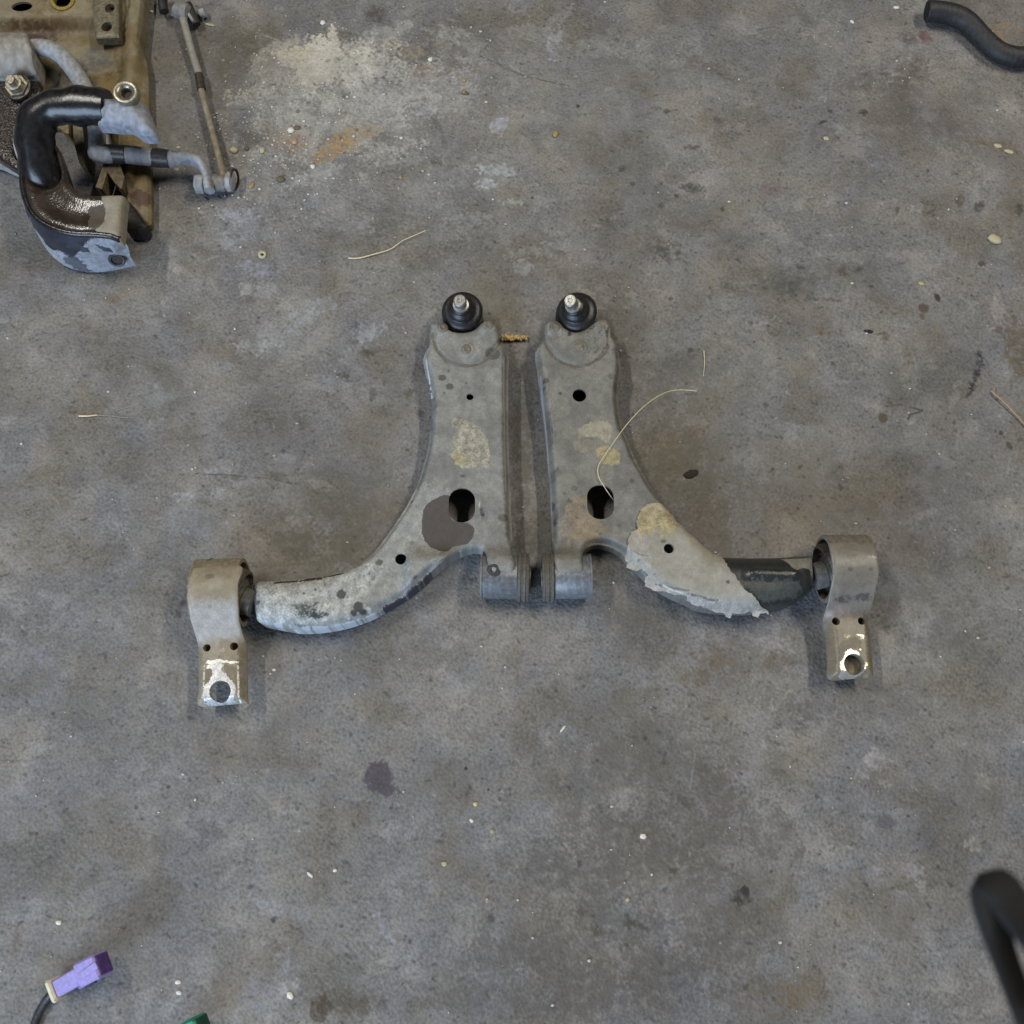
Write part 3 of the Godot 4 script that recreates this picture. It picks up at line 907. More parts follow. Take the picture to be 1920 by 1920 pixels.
		[-410, -174.5, 2.7, 3.7, 0, 82, 80, 74, 0.6, 0.5], [-222.2, -61.8, 3.1, 3.1, 0, 62, 60, 58, 0.8, 0.5], [-251.1, -92.1, 3.1, 1.6, 10, 50, 50, 52, 0.8, 0.5],
		[-236.4, -91, 2.1, 1.6, 0, 52, 52, 54, 0.8, 0.5], [-250.7, -102.2, 2.1, 1.6, 0, 56, 56, 58, 0.8, 0.5], [-438.6, -122.9, 3.2, 4.2, 0, 78, 76, 74, 0.6, 0.6],
		[-266.7, -34.7, 11.3, 3.1, 10, 80, 80, 72, 0.6, 0.6], [-230, -37.4, 10.3, 4.6, 0, 76, 74, 62, 0.6, 0.7], [-143.4, -165.8, 8.5, 4.3, 0, 64, 56, 44, 0.7, 0.7],
		[-164.6, -140, 6.3, 4.2, 30, 64, 58, 46, 0.7, 0.8], [-136.5, -120.1, 5.2, 7.3, 0, 70, 66, 58, 0.6, 0.7], [-125.4, -103.3, 12.5, 7.3, 0, 76, 74, 66, 0.5, 0.8],
		[-102.4, -122.9, 5.3, 5.3, 0, 78, 72, 58, 0.7, 0.6], [-159.9, -177.4, 7.5, 3.2, 10, 76, 66, 56, 0.6, 0.8], [-208.7, -242.5, 6.5, 4.3, 0, 88, 84, 88, 0.6, 0.8],
		[-200.9, -248.5, 16.3, 8.7, 0, 98, 94, 98, 0.4, 0.8], [-84.6, -148.5, 12.7, 4.2, 30, 64, 58, 50, 0.7, 0.8], [-89.8, -100.5, 4.2, 7.3, 0, 66, 62, 60, 0.6, 0.7],
		[134.1, 232.5, 4.8, 1.9, 10, 60, 54, 46, 0.7, 0.7], [155.3, 266.9, 6.6, 5.6, 0, 66, 64, 62, 0.7, 0.8], [148.5, 262.3, 4.7, 3.8, 0, 70, 68, 66, 0.6, 0.8],
		[100.6, 363.8, 8.2, 6.4, 0, 62, 60, 54, 0.75, 0.7], [111.8, 369.3, 6.4, 2.7, 20, 66, 60, 46, 0.7, 0.8], [72.9, 372.3, 7.3, 5.5, 0, 72, 66, 48, 0.7, 0.8],
		[59.5, 357.4, 4.6, 4.6, 0, 72, 68, 64, 0.7, 0.7], [58, 317.4, 3.7, 3.7, 0, 62, 54, 46, 0.7, 0.8], [138.8, 323.5, 4.6, 2.8, 20, 66, 60, 48, 0.7, 0.6],
		[259.4, 197.4, 3.8, 2.9, 0, 66, 62, 62, 0.7, 0.6], [237.6, 199.8, 4.8, 3.8, 0, 64, 60, 60, 0.6, 0.7], [234.3, 213.9, 9.6, 1.9, 20, 70, 64, 62, 0.7, 0.7],
		[249.8, 305.9, 6.5, 8.4, 0, 86, 82, 80, 0.6, 0.6], [327.9, 282.7, 9.4, 7.5, 0, 84, 80, 86, 0.7, 0.4], [348.1, 277.7, 2.3, 1.4, 0, 44, 42, 44, 0.9, 0.3],
		[355.9, 293, 1.9, 1.4, 0, 46, 44, 46, 0.9, 0.3], [355.4, 297, 1.4, 1.9, 0, 62, 60, 62, 0.8, 0.4], [377.8, 334, 3.7, 2.3, 40, 58, 56, 54, 0.85, 0.5],
		[370.5, 329.2, 2.3, 3.2, 0, 100, 98, 96, 0.7, 0.4], [343.4, 362.9, 1.8, 1.8, 0, 56, 50, 56, 0.9, 0.3], [333.9, 361.6, 18.3, 22.9, 20, 104, 98, 96, 0.4, 0.5],
		[117.8, 122.6, 9.8, 4.4, 0, 72, 66, 60, 0.5, 0.8], [63.8, 122.6, 14.7, 3.9, 0, 84, 78, 72, 0.5, 0.8], [345.1, 107.7, 4.9, 9.9, 0, 82, 78, 76, 0.5, 0.7]]:
		p.blob(q)
	var rest := RandomNumberGenerator.new()
	rest.seed = 5
	for i in 760:   # small patches of thicker and thinner dust
		var x := rest.randf_range(-600, 600)
		var z := rest.randf_range(-620, 470)
		var lightish := rest.randf() < (0.62 if z < -120.0 and x < 260.0 else 0.42)
		var g := rest.randf_range(132, 156) if lightish else rest.randf_range(74, 94)
		p.blob([x, z, rest.randf_range(3, 15), rest.randf_range(1.5, 6), rest.randf_range(-25, 50), g + 2, g, g - (0.0 if lightish else 6.0), rest.randf_range(0.12, 0.42), rest.randf_range(0.5, 0.85)])
	for i in 24000:   # trowel and broom marks, grit ground in: dark ones where the grime is, pale ones where the slab is dusty
		var x := rest.randf_range(-610, 610)
		var z := rest.randf_range(-630, 480)
		var there := grime_map[clampi(int((z + 640) * 1.3), 0, p.h - 1) * p.w + clampi(int((x + 620) * 1.3), 0, p.w - 1)] / 255.0
		var darkish := rest.randf() < smoothstep(0.2, 0.75, there)
		var g := rest.randf_range(54, 86) if darkish else rest.randf_range(128, 158)
		var tint := rest.randf_range(-5, 4)
		var big := pow(rest.randf(), 3.0)
		p.blob([x, z, lerpf(0.8, 4.6, big), lerpf(0.5, 1.9, big), rest.randfn(12, 34), g - tint, g - tint * 0.2, g + tint * 1.2, rest.randf_range(0.15, 0.8) * (1.0 if darkish else 0.7), 0.5])
	p.spots(31, 1500, Rect2(-600, -620, 1200, 1090), 0.5, 2.6, rgb(64, 61, 56), 0.8)
	p.spots(32, 260, Rect2(80, -330, 240, 330), 0.6, 3.2, rgb(62, 60, 56), 0.8)
	p.spots(33, 240, Rect2(60, 120, 260, 330), 0.6, 3.0, rgb(62, 59, 54), 0.75)
	p.spots(34, 900, Rect2(-600, -620, 1200, 1090), 0.3, 1.5, rgb(164, 160, 150), 0.8)
	p.spots(35, 260, Rect2(-320, -600, 260, 260), 0.4, 2.2, rgb(172, 168, 156), 0.8)
	p.spots(36, 160, Rect2(-300, -590, 240, 230), 0.6, 3.0, rgb(70, 66, 60), 0.7)
	for k in 46:   # pits sit in clusters
		var cx := rest.randf_range(-580, 580)
		var cz := rest.randf_range(-600, 450)
		for i in 26:
			var g := rest.randf_range(50, 74)
			p.blob([cx + rest.randfn(0, 16), cz + rest.randfn(0, 9), rest.randf_range(0.7, 2.6), rest.randf_range(0.5, 1.3), rest.randf_range(-30, 60), g + 2, g, g - 3, rest.randf_range(0.35, 0.85), 0.5])
	# cracks and scratches
	p.line(plan([-34.8, -516.2, -16.8, -507.2, -5.8, -500.4, 14.4, -490.1, 37.4, -484, 64.4, -477.2]), 0.8, rgb(78, 76, 72), 0.4, 0.46)
	p.line(plan([-14.5, -511.4, 2.9, -500.4, 14.4, -492.2]), 0.7, rgb(150, 148, 142), 0.35, 0.48)
	p.line(plan([-308.1, -38.5, -277.2, -37.4, -238, -34.1, -211, -28.8]), 0.8, rgb(74, 72, 66), 0.35, 0.5)
	p.line(plan([169.7, 185.6, 165.4, 213.9, 160.3, 241.7, 157.7, 255.5]), 0.8, rgb(132, 130, 124), 0.3, 0.5)
	p.line(plan([385.5, -92.1, 389.3, -98.8, 402.3, -103.3, 382.1, -110, 366.2, -107.8]), 1.0, rgb(70, 64, 64), 0.45, 0.47)
	p.line(plan([-280.7, -547.5, -256.6, -537, -241.2, -523.1, -209.2, -522.4]), 1.0, rgb(150, 146, 134), 0.35, 0.5)
	p.line(plan([347.9, -512.7, 353.8, -547.5, 362, -575.6]), 2.0, rgb(132, 129, 124), 0.2, 0.5)
	p.line(plan([341.6, -471.8, 352, -505.9, 350.2, -526.6]), 1.5, rgb(132, 130, 124), 0.2, 0.5)


# ------------------------------------------------------------------ control arms
# Height of a pressed arm over the plan: a flat skin with a stepped weld lip along its rim, swelling to a half-round spout towards the rear bush.
func arm_height(p: Vector2, d: float, side: float, plate: Vector2, neck_z: float, bosses: PackedVector2Array) -> float:
	var u := smoothstep(0.085, 0.205, p.x * side)
	var top := lerpf(0.033, 0.045, u)
	var e := (p - plate) / Vector2(0.032, 0.034)
	var el := e.length() * (1.0 + 0.05 * sin(e.angle() * 3.0 + side) + 0.03 * sin(e.angle() * 7.0 + 2.0 * side))
	top += 0.0014 * (1.0 - smoothstep(0.94, 1.0, el)) - 0.0009 * (1.0 - smoothstep(0.0, 0.06, absf(el - 1.02)))
	for b in bosses:
		top += 0.0014 * (1.0 - smoothstep(0.0068, 0.0092, p.distance_to(b)))
	top += 0.010 * smoothstep(0.0, 0.016, p.y - neck_z) * (1.0 - smoothstep(0.09, 0.10, p.x * side))
	var round_r := lerpf(0.005, 0.019, u)
	var q := maxf(round_r - d, 0.0)
	var y := top - round_r + sqrt(maxf(round_r * round_r - q * q, 0.0))
	var lip := (1.0 - u) * (1.0 - smoothstep(neck_z - 0.012, neck_z, p.y) * (1.0 - smoothstep(0.03, 0.05, absf(p.x * side - 0.03))))
	lip *= smoothstep(plate.y + 0.012, plate.y + 0.026, p.y)
	var y2 := top - 0.009 * (1.0 - smoothstep(0.0022, 0.0052, d)) - 0.0008 * (1.0 - smoothstep(0.0, 0.0012, d))
	return lerpf(y, y2, lip)


func fine_points(plate: Vector2, bosses: PackedVector2Array) -> PackedVector2Array:
	var out := PackedVector2Array()
	for f in [0.90, 0.95, 0.98, 1.02, 1.05, 1.09]:
		out.append_array(ring2(plate.x, plate.y, 0.032 * f, 0.034 * f, 80))
	for b in bosses:
		for r in [0.0058, 0.0070, 0.0081, 0.0094]:
			out.append_array(ring2(b.x, b.y, r, r, 22, r * 400))
	return out


func plan_rect(pts: PackedVector2Array, grow := 4.0) -> Rect2:
	var box := Rect2(pts[0] * 1000, Vector2.ZERO)
	for q in pts:
		box = box.expand(q * 1000)
	return box.grow(grow)


func metres(r: Rect2) -> Rect2:
	return Rect2(r.position * 0.001, r.size * 0.001)


func build_left_arm() -> void:
	var t := thing("control_arm", "left control arm, dusty grey steel, its pale lower limb reaching left to a tan bracket", "control arm", -60, 20)
	var out := curve2(plan([-79.7, -180.5, -76.6, -182.7, -72.4, -182.2, -67.2, -177.6, -56.8, -173.1, -47.5, -172, -38.2, -174.2, -31, -181, -25.9, -183.9, -20.2, -183.3, -15, -177.6, -12.9, -170.9, -11.3, -161.8, -7.7, -157.4, -4.6, -152.9, -3.1, -145.6, -3.6, -128.5, -3.5, -95.7, -3.5, -67.7, -2.5, -37.1, -1.5, -11.1, -0.5, 17.1, 0.5, 34.8, 0, 44.8, 1.5, 52.8, 3.9, 60.8, 1, 67.7, -9.6, 68.7, -20.3, 66.7, -22.3, 57.8, -23.8, 49.8, -26.7, 45.3, -31.1, 42.8, -40.3, 43.8, -50.9, 48.3, -59.6, 54.8, -71.9, 65.2, -83.7, 77, -97.8, 87.8, -112.9, 97, -126.5, 104.8, -143.8, 111.5, -164.6, 116.3, -188.7, 118.3, -209.3, 115.4, -226.8, 111.1, -230.6, 103.8, -233, 89.8, -233.5, 75.6, -215.8, 73.1, -180.8, 70.1, -163.1, 67.2, -146, 60.8, -128.6, 48.3, -115.1, 29.8, -104.9, 13, -96.5, -1.8, -88.1, -21.4, -83.1, -39.7, -79.5, -56.6, -77.9, -74.1, -77.3, -93, -78.1, -109.8, -81.5, -125.2, -84.3, -135.6, -86.1, -146.2, -83.7, -153.4, -80.2, -159.6, -79.9, -168.6]), true, 0.0022)
	var rect := plan_rect(out)
	var p := Paint.new(rect, 2.4, soft_noise, grain_noise)
	p.base(rgb(114, 113, 109), rgb(130, 129, 124), 0.2, 0.2)
	# the spout and lower limb: pale cement-like dust, streaked
	p.poly(curve2(plan([-234.3, 73.7, -214.3, 73.2, -177.1, 70.2, -144, 61.4, -125.3, 46.6, -107, 15.5, -83.5, -19.2, -63.6, -3.8, -77.5, 31.6, -62.5, 54, -85.9, 79, -112, 98.4, -141.8, 112.8, -187.2, 121.3, -226.8, 114.7]), true, 0.004), rgb(152, 152, 148), 0.5, 9.0, false, 0.4)
	p.poly(curve2(plan([-234.1, 77.1, -200.8, 75.1, -162.8, 70.2, -129.8, 56.5, -115.2, 61.4, -128.7, 85.8, -151.6, 105.1, -189.1, 111.8, -227.1, 109.9]), true, 0.004), rgb(164, 165, 160), 0.65, 6.0, false, 0.5)
	var plate_at := plan([-44.4, -170.9])
	p.spots(61, 220, Rect2(-258, 58, 130, 66), 0.6, 3.0, rgb(190, 188, 176), 0.55)
	p.spots(62, 260, Rect2(-258, 58, 160, 66), 0.4, 1.6, rgb(84, 84, 84), 0.6)
	p.spots(63, 160, Rect2(-150, -20, 110, 110), 0.6, 3.2, rgb(168, 166, 158), 0.5)
	p.spots(64, 240, Rect2(-110, -190, 110, 220), 0.3, 1.0, rgb(84, 82, 78), 0.6)
	p.spots(65, 60, Rect2(-110, -190, 110, 220), 0.6, 2.4, rgb(96, 94, 88), 0.5)
	p.spots(66, 50, Rect2(-100, -180, 95, 120), 1.0, 3.0, rgb(146, 144, 136), 0.4)
	p.poly(plan([-57.3, -78.4, -54.4, -83.3, -49.3, -81.7, -40.2, -79.5, -32.7, -75.8, -26.6, -67.7, -22, -57.1, -19.9, -47.6, -21.9, -35, -36.8, -33.9, -45.7, -34.5, -54.7, -38.1, -56.9, -52.9, -55.1, -66.1]), rgb(150, 144, 126), 0.75, 2.2, false, 0.6)
	p.poly(plan([-56.4, -49.7, -46.9, -48.6, -41.8, -43.4, -44.7, -35, -53.7, -38.1]), rgb(150, 140, 108), 0.8, 1.4, false, 0.3)
	p.poly(curve2(plan([-71.4, -3.3, -64.1, -6.9, -58.1, -5.4, -57.5, 5.4, -55.8, 15.6, -49.9, 18.6, -41.1, 19.6, -35.2, 24.7, -35.6, 30.8, -40.9, 39.3, -53, 41.8, -60.7, 47.3, -70.4, 44.8, -77.3, 39.8, -81.4, 33.3, -83.1, 22.2, -81.5, 6.9, -77.7, 0.8]), true, 0.004), rgb(72, 65, 62), 0.97, 0.7, false, 0.15)
	for q in [
		[-19, -149, 7.7, 6.7, 0, 74, 72, 67, 0.95, 0.15], [-67.2, -124.1, 4.1, 3.6, 0, 77, 75, 72, 0.9, 0.3], [-60, -115.3, 4.1, 3.6, 0, 75, 74, 70, 0.9, 0.3],
		[-61.2, -131.2, 1.5, 1.5, 0, 77, 75, 72, 0.8, 0.4], [-44.2, -118.6, 1.5, 1.5, 0, 77, 75, 72, 0.8, 0.4], [-28.5, -120.8, 1.5, 1.5, 0, 80, 78, 75, 0.7, 0.4],
		[-64.9, -108.7, 1.5, 1.5, 0, 78, 77, 74, 0.7, 0.4], [-73.3, -95.7, 3, 2.5, 0, 74, 74, 77, 0.6, 0.5], [-74.5, -103.8, 2, 2, 0, 72, 72, 75, 0.6, 0.5],
		[-8.8, 14.6, 4.9, 3.9, 0, 83, 77, 69, 0.8, 0.4], [-12.2, 19.6, 2.4, 2, 0, 150, 142, 134, 0.7, 0.5], [-28, 9.5, 2, 5.9, -10, 32, 30, 35, 0.9, 0.6],
		[-30.5, 1.8, 1, 3.9, 0, 176, 178, 184, 0.8, 0.4], [-46.1, -25.6, 2.5, 1.5, 0, 56, 56, 58, 0.7, 0.5], [-93, -2.3, 2, 2, 0, 67, 67, 67, 0.8, 0.4],
		[-120.5, 57.3, 3.9, 2.9, -20, 77, 75, 72, 0.85, 0.4], [-91.5, 38.8, 2.9, 2.4, 0, 83, 80, 75, 0.6, 0.5], [-125.3, 72.1, 2.4, 2.4, 0, 80, 78, 75, 0.5, 0.6]]:
		p.blob(q)
	for q in [
		[-152.7, 87.6, 4.7, 4.3, 0, 69, 67, 66, 0.95, 0.25], [-137.6, 98.7, 4.7, 5.2, 0, 62, 61, 61, 0.95, 0.25], [-141.6, 103.9, 3.3, 2.8, 0, 62, 61, 61, 0.95, 0.3],
		[-133.6, 102.5, 3.8, 2.4, -10, 62, 61, 61, 0.95, 0.3], [-175.7, 83.7, 1.4, 1.4, 0, 74, 72, 70, 0.9, 0.3], [-185.5, 87.6, 1.4, 1.4, 0, 77, 75, 72, 0.85, 0.4],
		[-174.1, 96.3, 1.9, 1.4, 0, 78, 77, 75, 0.8, 0.5], [-226.2, 94.8, 2.4, 1.9, 0, 75, 74, 72, 0.8, 0.5], [-222.2, 99.2, 2.8, 1.4, 0, 104, 102, 100, 0.6, 0.6],
		[-181.8, 102, 10.4, 5.7, -6, 50, 54, 54, 0.9, 0.8], [-174.5, 106.8, 8.5, 3.3, 0, 37, 42, 43, 0.9, 0.6], [-189.1, 99.2, 6.6, 3.8, 0, 74, 77, 75, 0.7, 0.8],
		[-165.1, 105.9, 3.8, 1.9, 0, 56, 59, 61, 0.8, 0.7], [-188.2, 115.4, 6.6, 1.9, 6, 58, 61, 69, 0.7, 0.8], [-169.3, 116.3, 4.7, 1.9, -6, 59, 62, 69, 0.7, 0.8],
		[-106.5, 95.3, 3.8, 1.9, -35, 53, 51, 61, 0.9, 0.4], [-94, 83.7, 4.7, 1.9, -40, 56, 56, 64, 0.85, 0.5], [-82.8, 76, 3.8, 2.4, -40, 48, 48, 54, 0.9, 0.5],
		[-100.5, 90.5, 2.8, 1.4, -40, 61, 59, 67, 0.7, 0.6], [-88.1, 73.1, 4.3, 1.4, -40, 62, 61, 69, 0.7, 0.7]]:
		p.blob(q)
	p.line(plan([-197.4, 118.2, -183.2, 120.1, -169.1, 120.1, -150.5, 116.8]), 1.0, rgb(200, 204, 206), 0.7, 0.3)  # bright lower rim of the spout, daylight painted on
	p.line(plan([-213.2, 77, -190.4, 75, -171.5, 73.1]), 1.4, rgb(58, 54, 48), 0.8, 0.45)
	p.line(plan([-190.5, 74, -171.6, 71.6, -152.7, 67.7]), 1.2, rgb(50, 44, 34), 0.8, 0.5)
	p.line(plan([-81.5, -125.2, -78.1, -109.8, -77.2, -90.3, -77.4, -74.1]), 1.6, rgb(92, 94, 104), 0.7, 0.4)
	p.line(plan([-83.5, -146.2, -80, -125.7, -77, -106.5]), 0.9, rgb(188, 190, 190), 0.7, 0.4)
	p.line(plan([-8.2, -146.2, -8.1, -106.5, -7.5, -58.2, -5.9, -11.1]), 0.8, rgb(160, 157, 148), 0.6, 0.35)
	p.line(ring2(plate_at[0].x, plate_at[0].y, 0.0328, 0.0348, 60).slice(0, 31), 2.2, rgb(98, 92, 80), 0.4, 0.45)
	p.line(plan([-227.2, 109, -217.5, 112.8, -203.1, 115.2, -187.4, 117.5, -170, 116.6, -151.2, 113.7, -132.6, 108, -118.6, 101.3]), 2.0, rgb(178, 182, 186), 0.45, 0.54)  # pale rim dust, the bluish daylight on that edge put into its colour
	p.line(plan([-116.1, 98, -107.2, 93.7, -95.5, 86.4, -83.8, 77.6, -73.9, 67.8]), 2.2, rgb(52, 50, 60), 0.85, 0.56)
	var mat := painted(p, 0.62, false, 0.02)
	var hole_a := plan_ring([-40, -104.4], 0.0034)
	var hole_b := plan_ring([-100.9, 54], 0.0052)
	var oval: Array = [-46.2, 2.8]
	var slot := slot2(oval[0] * 0.001, oval[1] * 0.001, 0.0122, 0.0166, 0.0119)
	var plate := plan([-44.4, -170.9])[0]
	var neck := plan([-9.7, 41.8])[0].y
	var bosses := plan([-67.1, -174.9, -23.2, -177.1, -44.1, -152.4])
	var fine := fine_points(plate, bosses)
	var hf := func(q: Vector2, d: float) -> float: return arm_height(q, d, -1.0, plate, neck, bosses)
	part(t, "pressed_body", sheet(out, [hole_a, hole_b, slot], hf, 0.007, 0.0, 0.0042, [0.0012, 0.0024, 0.0038, 0.0054, 0.008], metres(rect), 0.003, fine), mat)
	ball_joint(t, [-48.3, 33, -193.6], [-49.1, 68, -187.5])
	for q in [[-67, 34.4, -174.7], [-23.2, 34.4, -177], [-44.1, 34.4, -152.2]]:
		part(t, "rivet", lathe([5.4, -1.5, 5.2, 1.4, 4.4, 2.2, 2.2, 2.6, 1.6, 1.9, 0, 1.8], Vector3(q[0], q[1], q[2]) * 0.001, Vector3(0.04, 1, 0.05), 20), painted_dust())
	front_bush(t, [-10.3, 21, 68], -1.0)
	var plug_at := Vector3([-16.3, 40, 66.3][0], 40.2, [-16.3, 40, 66.3][2]) * 0.001
	part(t, "rubber_grommet", lathe([0, 0.8, 1.6, 0.8, 2.0, 1.8, 4.6, 2.0, 6.2, 1.2, 6.6, -0.6, 6.4, -3], plug_at, Vector3(-0.08, 1, 0.28), 28), stuff(rgb(44, 38, 38), rgb(64, 56, 54), 0.7, 0.0, 16.0, 0.02))
	rear_bush(t, [-238.8, 30, 92.6], [-262.6, 31, 85], -1.0, false)
	left_bracket(t)


func plan_ring(a: Array, r: float) -> PackedVector2Array:
	return ring2(a[0] * 0.001, a[1] * 0.001, r, r, 44 if r > 0.008 else 24)


var dust_mat: StandardMaterial3D

func painted_dust() -> StandardMaterial3D:
	if dust_mat == null:
		dust_mat = stuff(rgb(104, 98, 88), rgb(124, 118, 106), 0.75, 0.0, 25.0, 0.02)
	return dust_mat


func ball_joint(t: Node3D, base: Array, tip: Array) -> void:
	var rubber := stuff(rgb(26, 26, 27), rgb(44, 43, 43), 0.42, 0.0, 30.0, 0.015)
	var steel := stuff(rgb(140, 138, 133), rgb(172, 170, 165), 0.42, 0.7, 20.0, 0.01)
	var b := Vector3(base[0], base[1], base[2]) * 0.001
	var s := Vector3(tip[0], tip[1], tip[2]) * 0.001
	var lean := (s - b).normalized()
	var mid := (lean + Vector3.UP * 0.25).normalized()
	part(t, "joint_housing", lathe([19, -30, 20, -24, 20, -5, 18.6, -2, 16, -1], b, Vector3.UP, 40), stuff(rgb(36, 35, 35), rgb(58, 56, 54), 0.5, 0.3, 30.0, 0.02))
	var boot := part(t, "rubber_boot", lathe([17.2, -6, 19.4, -5, 20, -2, 19.8, 0.5, 18.6, 2.6, 16.0, 4.2, 13.6, 4.6, 12.8, 5.4, 13.4, 7.0, 13.0, 9.4, 11.4, 11.4, 9.6, 12.4, 8.8, 13.4, 9.4, 15, 9.2, 17, 7.8, 18.2, 5.5, 19], b, mid, 48), rubber)
	part(boot, "clamp_ring", lathe([19.2, -3.4, 20.4, -3.2, 20.4, -1.6, 19.4, -1.2], b, mid, 48), stuff(rgb(40, 40, 42), rgb(60, 58, 56), 0.35, 0.6))
	var top := b.distance_to(s) * 1000.0
	part(t, "stud", lathe([6.4, 12, 6.4, 19, 7.6, 19.6, 7.6, 21.6, 5.8, 22.2, 5.0, 23.6, 5.0, 27.0, 6.1, 28.4, 6.1, top - 1.2, 5.1, top, 2.4, top, 1.8, top - 0.8, 0, top - 0.8], b, lean, 28), steel)


func front_bush(t: Node3D, at: Array, side: float) -> void:
	# side -1: the rubber flange on the right end, towards the other arm
	var c := Vector3(at[0], at[1], at[2]) * 0.001
	var ax := Vector3(-side, 0.0, 0.02)
	var grey := stuff(rgb(94, 99, 107), rgb(120, 124, 130), 0.42, 0.2, 30.0, 0.02)
	var rub := stuff(rgb(76, 74, 68), rgb(102, 98, 90), 0.8, 0.0, 22.0, 0.03)
	var sl := part(t, "bush_sleeve", lathe([17.0, -17.4, 19.0, -17.4, 19.8, -16.6, 19.8, 16.0, 19.2, 17.0, 12, 17.0], c, ax, 48), grey)
	part(sl, "sleeve_lip", lathe([19.6, -18.6, 21.0, -18.4, 21.0, -16.8, 19.6, -16.4], c, ax, 48), stuff(rgb(96, 98, 104), rgb(130, 130, 130), 0.5, 0.2))
	var fl := part(t, "rubber_flange", lathe([18, 15.6, 21.6, 15.8, 22.4, 16.6, 22.4, 18.0, 21.2, 18.6, 21.2, 19.8, 22.4, 20.4, 22.6, 22.4, 21.4, 23.2, 21.4, 24.2, 22.2, 24.6, 21.6, 25.6, 18.0, 26.2, 11, 26.2], c, ax, 48), rub)
	part(fl, "inner_tube", lathe([11.2, 25.0, 11.0, 27.4, 6.0, 27.4, 6.0, 24.0, 0, 24.0], c, ax, 28), stuff(rgb(88, 84, 78), rgb(120, 116, 108), 0.5, 0.5))


# The bush between the spout and the bracket: a waxy rubber cone with a pin through it.
func rear_bush(t: Node3D, from_at: Array, to_at: Array, side: float, bare: bool) -> void:
	var a := Vector3(from_at[0], from_at[1], from_at[2]) * 0.001
	var b := Vector3(to_at[0], to_at[1], to_at[2]) * 0.001
	var ax := (a - b).normalized()
	var len := a.distance_to(b) * 1000.0
	var rub := stuff(rgb(66, 63, 58), rgb(104, 99, 88), 0.75, 0.0, 22.0, 0.03) if not bare else stuff(rgb(30, 30, 30), rgb(64, 62, 58), 0.45, 0.0, 22.0, 0.03)
	var bu := part(t, "rear_bush", lathe([27.5, -18, 27.5, 17.5, 26.5, 19.5, 24.5, 20.0, 23.0, 17.0, 20.5, 16.0, 18.5, 19.0, 16.5, len - 5.0, 15.0, len - 3, 10, len - 2], b, ax, 48), rub)
	part(bu, "pin", lathe([0, -17, 7, -17, 9, -16, 12.0, len - 8, 12.4, len + 6, 0, len + 6], b, ax, 28), stuff(rgb(110, 108, 106), rgb(140, 138, 134), 0.5, 0.4))


# Strap bracket: the top of the strap runs over the bush housing, down a neck and out as a flange with turned-down edges.
func bracket_height(p: Vector2, d: float, c: Vector2, along: Vector2, drop_at: float, flat_at: float, flange: float) -> float:
	var s := (p - c).dot(along)
	var r := 0.0312
	var y: float
	var sj := drop_at
	if s < sj:
		y = 0.0315 + sqrt(maxf(r * r - s * s, 0.000001))
	else:
		var y0 := 0.0315 + sqrt(r * r - sj * sj)
		var g0 := -sj / sqrt(r * r - sj * sj)
		var f := clampf((s - sj) / (flat_at - sj), 0.0, 1.0)
		var w := flat_at - sj
		y = (2 * f * f * f - 3 * f * f + 1) * y0 + (f * f * f - 2 * f * f + f) * w * g0 + (3 * f * f - 2 * f * f * f) * flange
	var bev := smoothstep(flat_at - 0.012, flat_at + 0.004, s)
	y -= bev * 0.0085 * pow(1.0 - clampf(d / 0.0062, 0.0, 1.0), 1.2)
	y -= 0.0007 * (1.0 - smoothstep(0.0, 0.0012, d))
	return y


func bracket(t: Node3D, outline: PackedVector2Array, holes: Array, c: Array, along: Vector2, drop_at: float, flat_at: float, flange: float, mat: Material, rect: Rect2, half: float, plain: Material) -> void:
	var cc := Vector2(c[0], c[2]) * 0.001
	var hf := func(q: Vector2, d: float) -> float: return bracket_height(q, d, cc, along, drop_at, flat_at, flange)
	var b := part(t, "bracket", sheet(outline, holes, hf, -1.0, 0.0032, 0.0036, [0.0012, 0.0026, 0.0042, 0.0062], metres(rect), 0.010), mat)
	var ax := Vector3(along.y, 0, -along.x)
	part(b, "bush_housing", lathe([27.4, -half, 30.4, -half, 31.0, -half + 0.6, 31.0, half - 0.6, 30.4, half, 27.4, half, 27.4, -half], Vector3(cc.x, 0.0315, cc.y), ax, 64), plain)


# an added unseen plate under the neck, so the bolt holes read dark
func added_hole_backing(t: Node3D, outline: PackedVector2Array, holes: Array) -> void:
	part(t, "added_hole_backing", sheet(straight2(outline, 0.004), holes, func(_q: Vector2, _d: float) -> float: return 0.021, -1.0, 0.003, 0.008, [], Rect2(0, 0, 1, 1)), stuff(rgb(96, 88, 74), rgb(122, 112, 94), 0.7, 0.0, 30.0, 0.02))


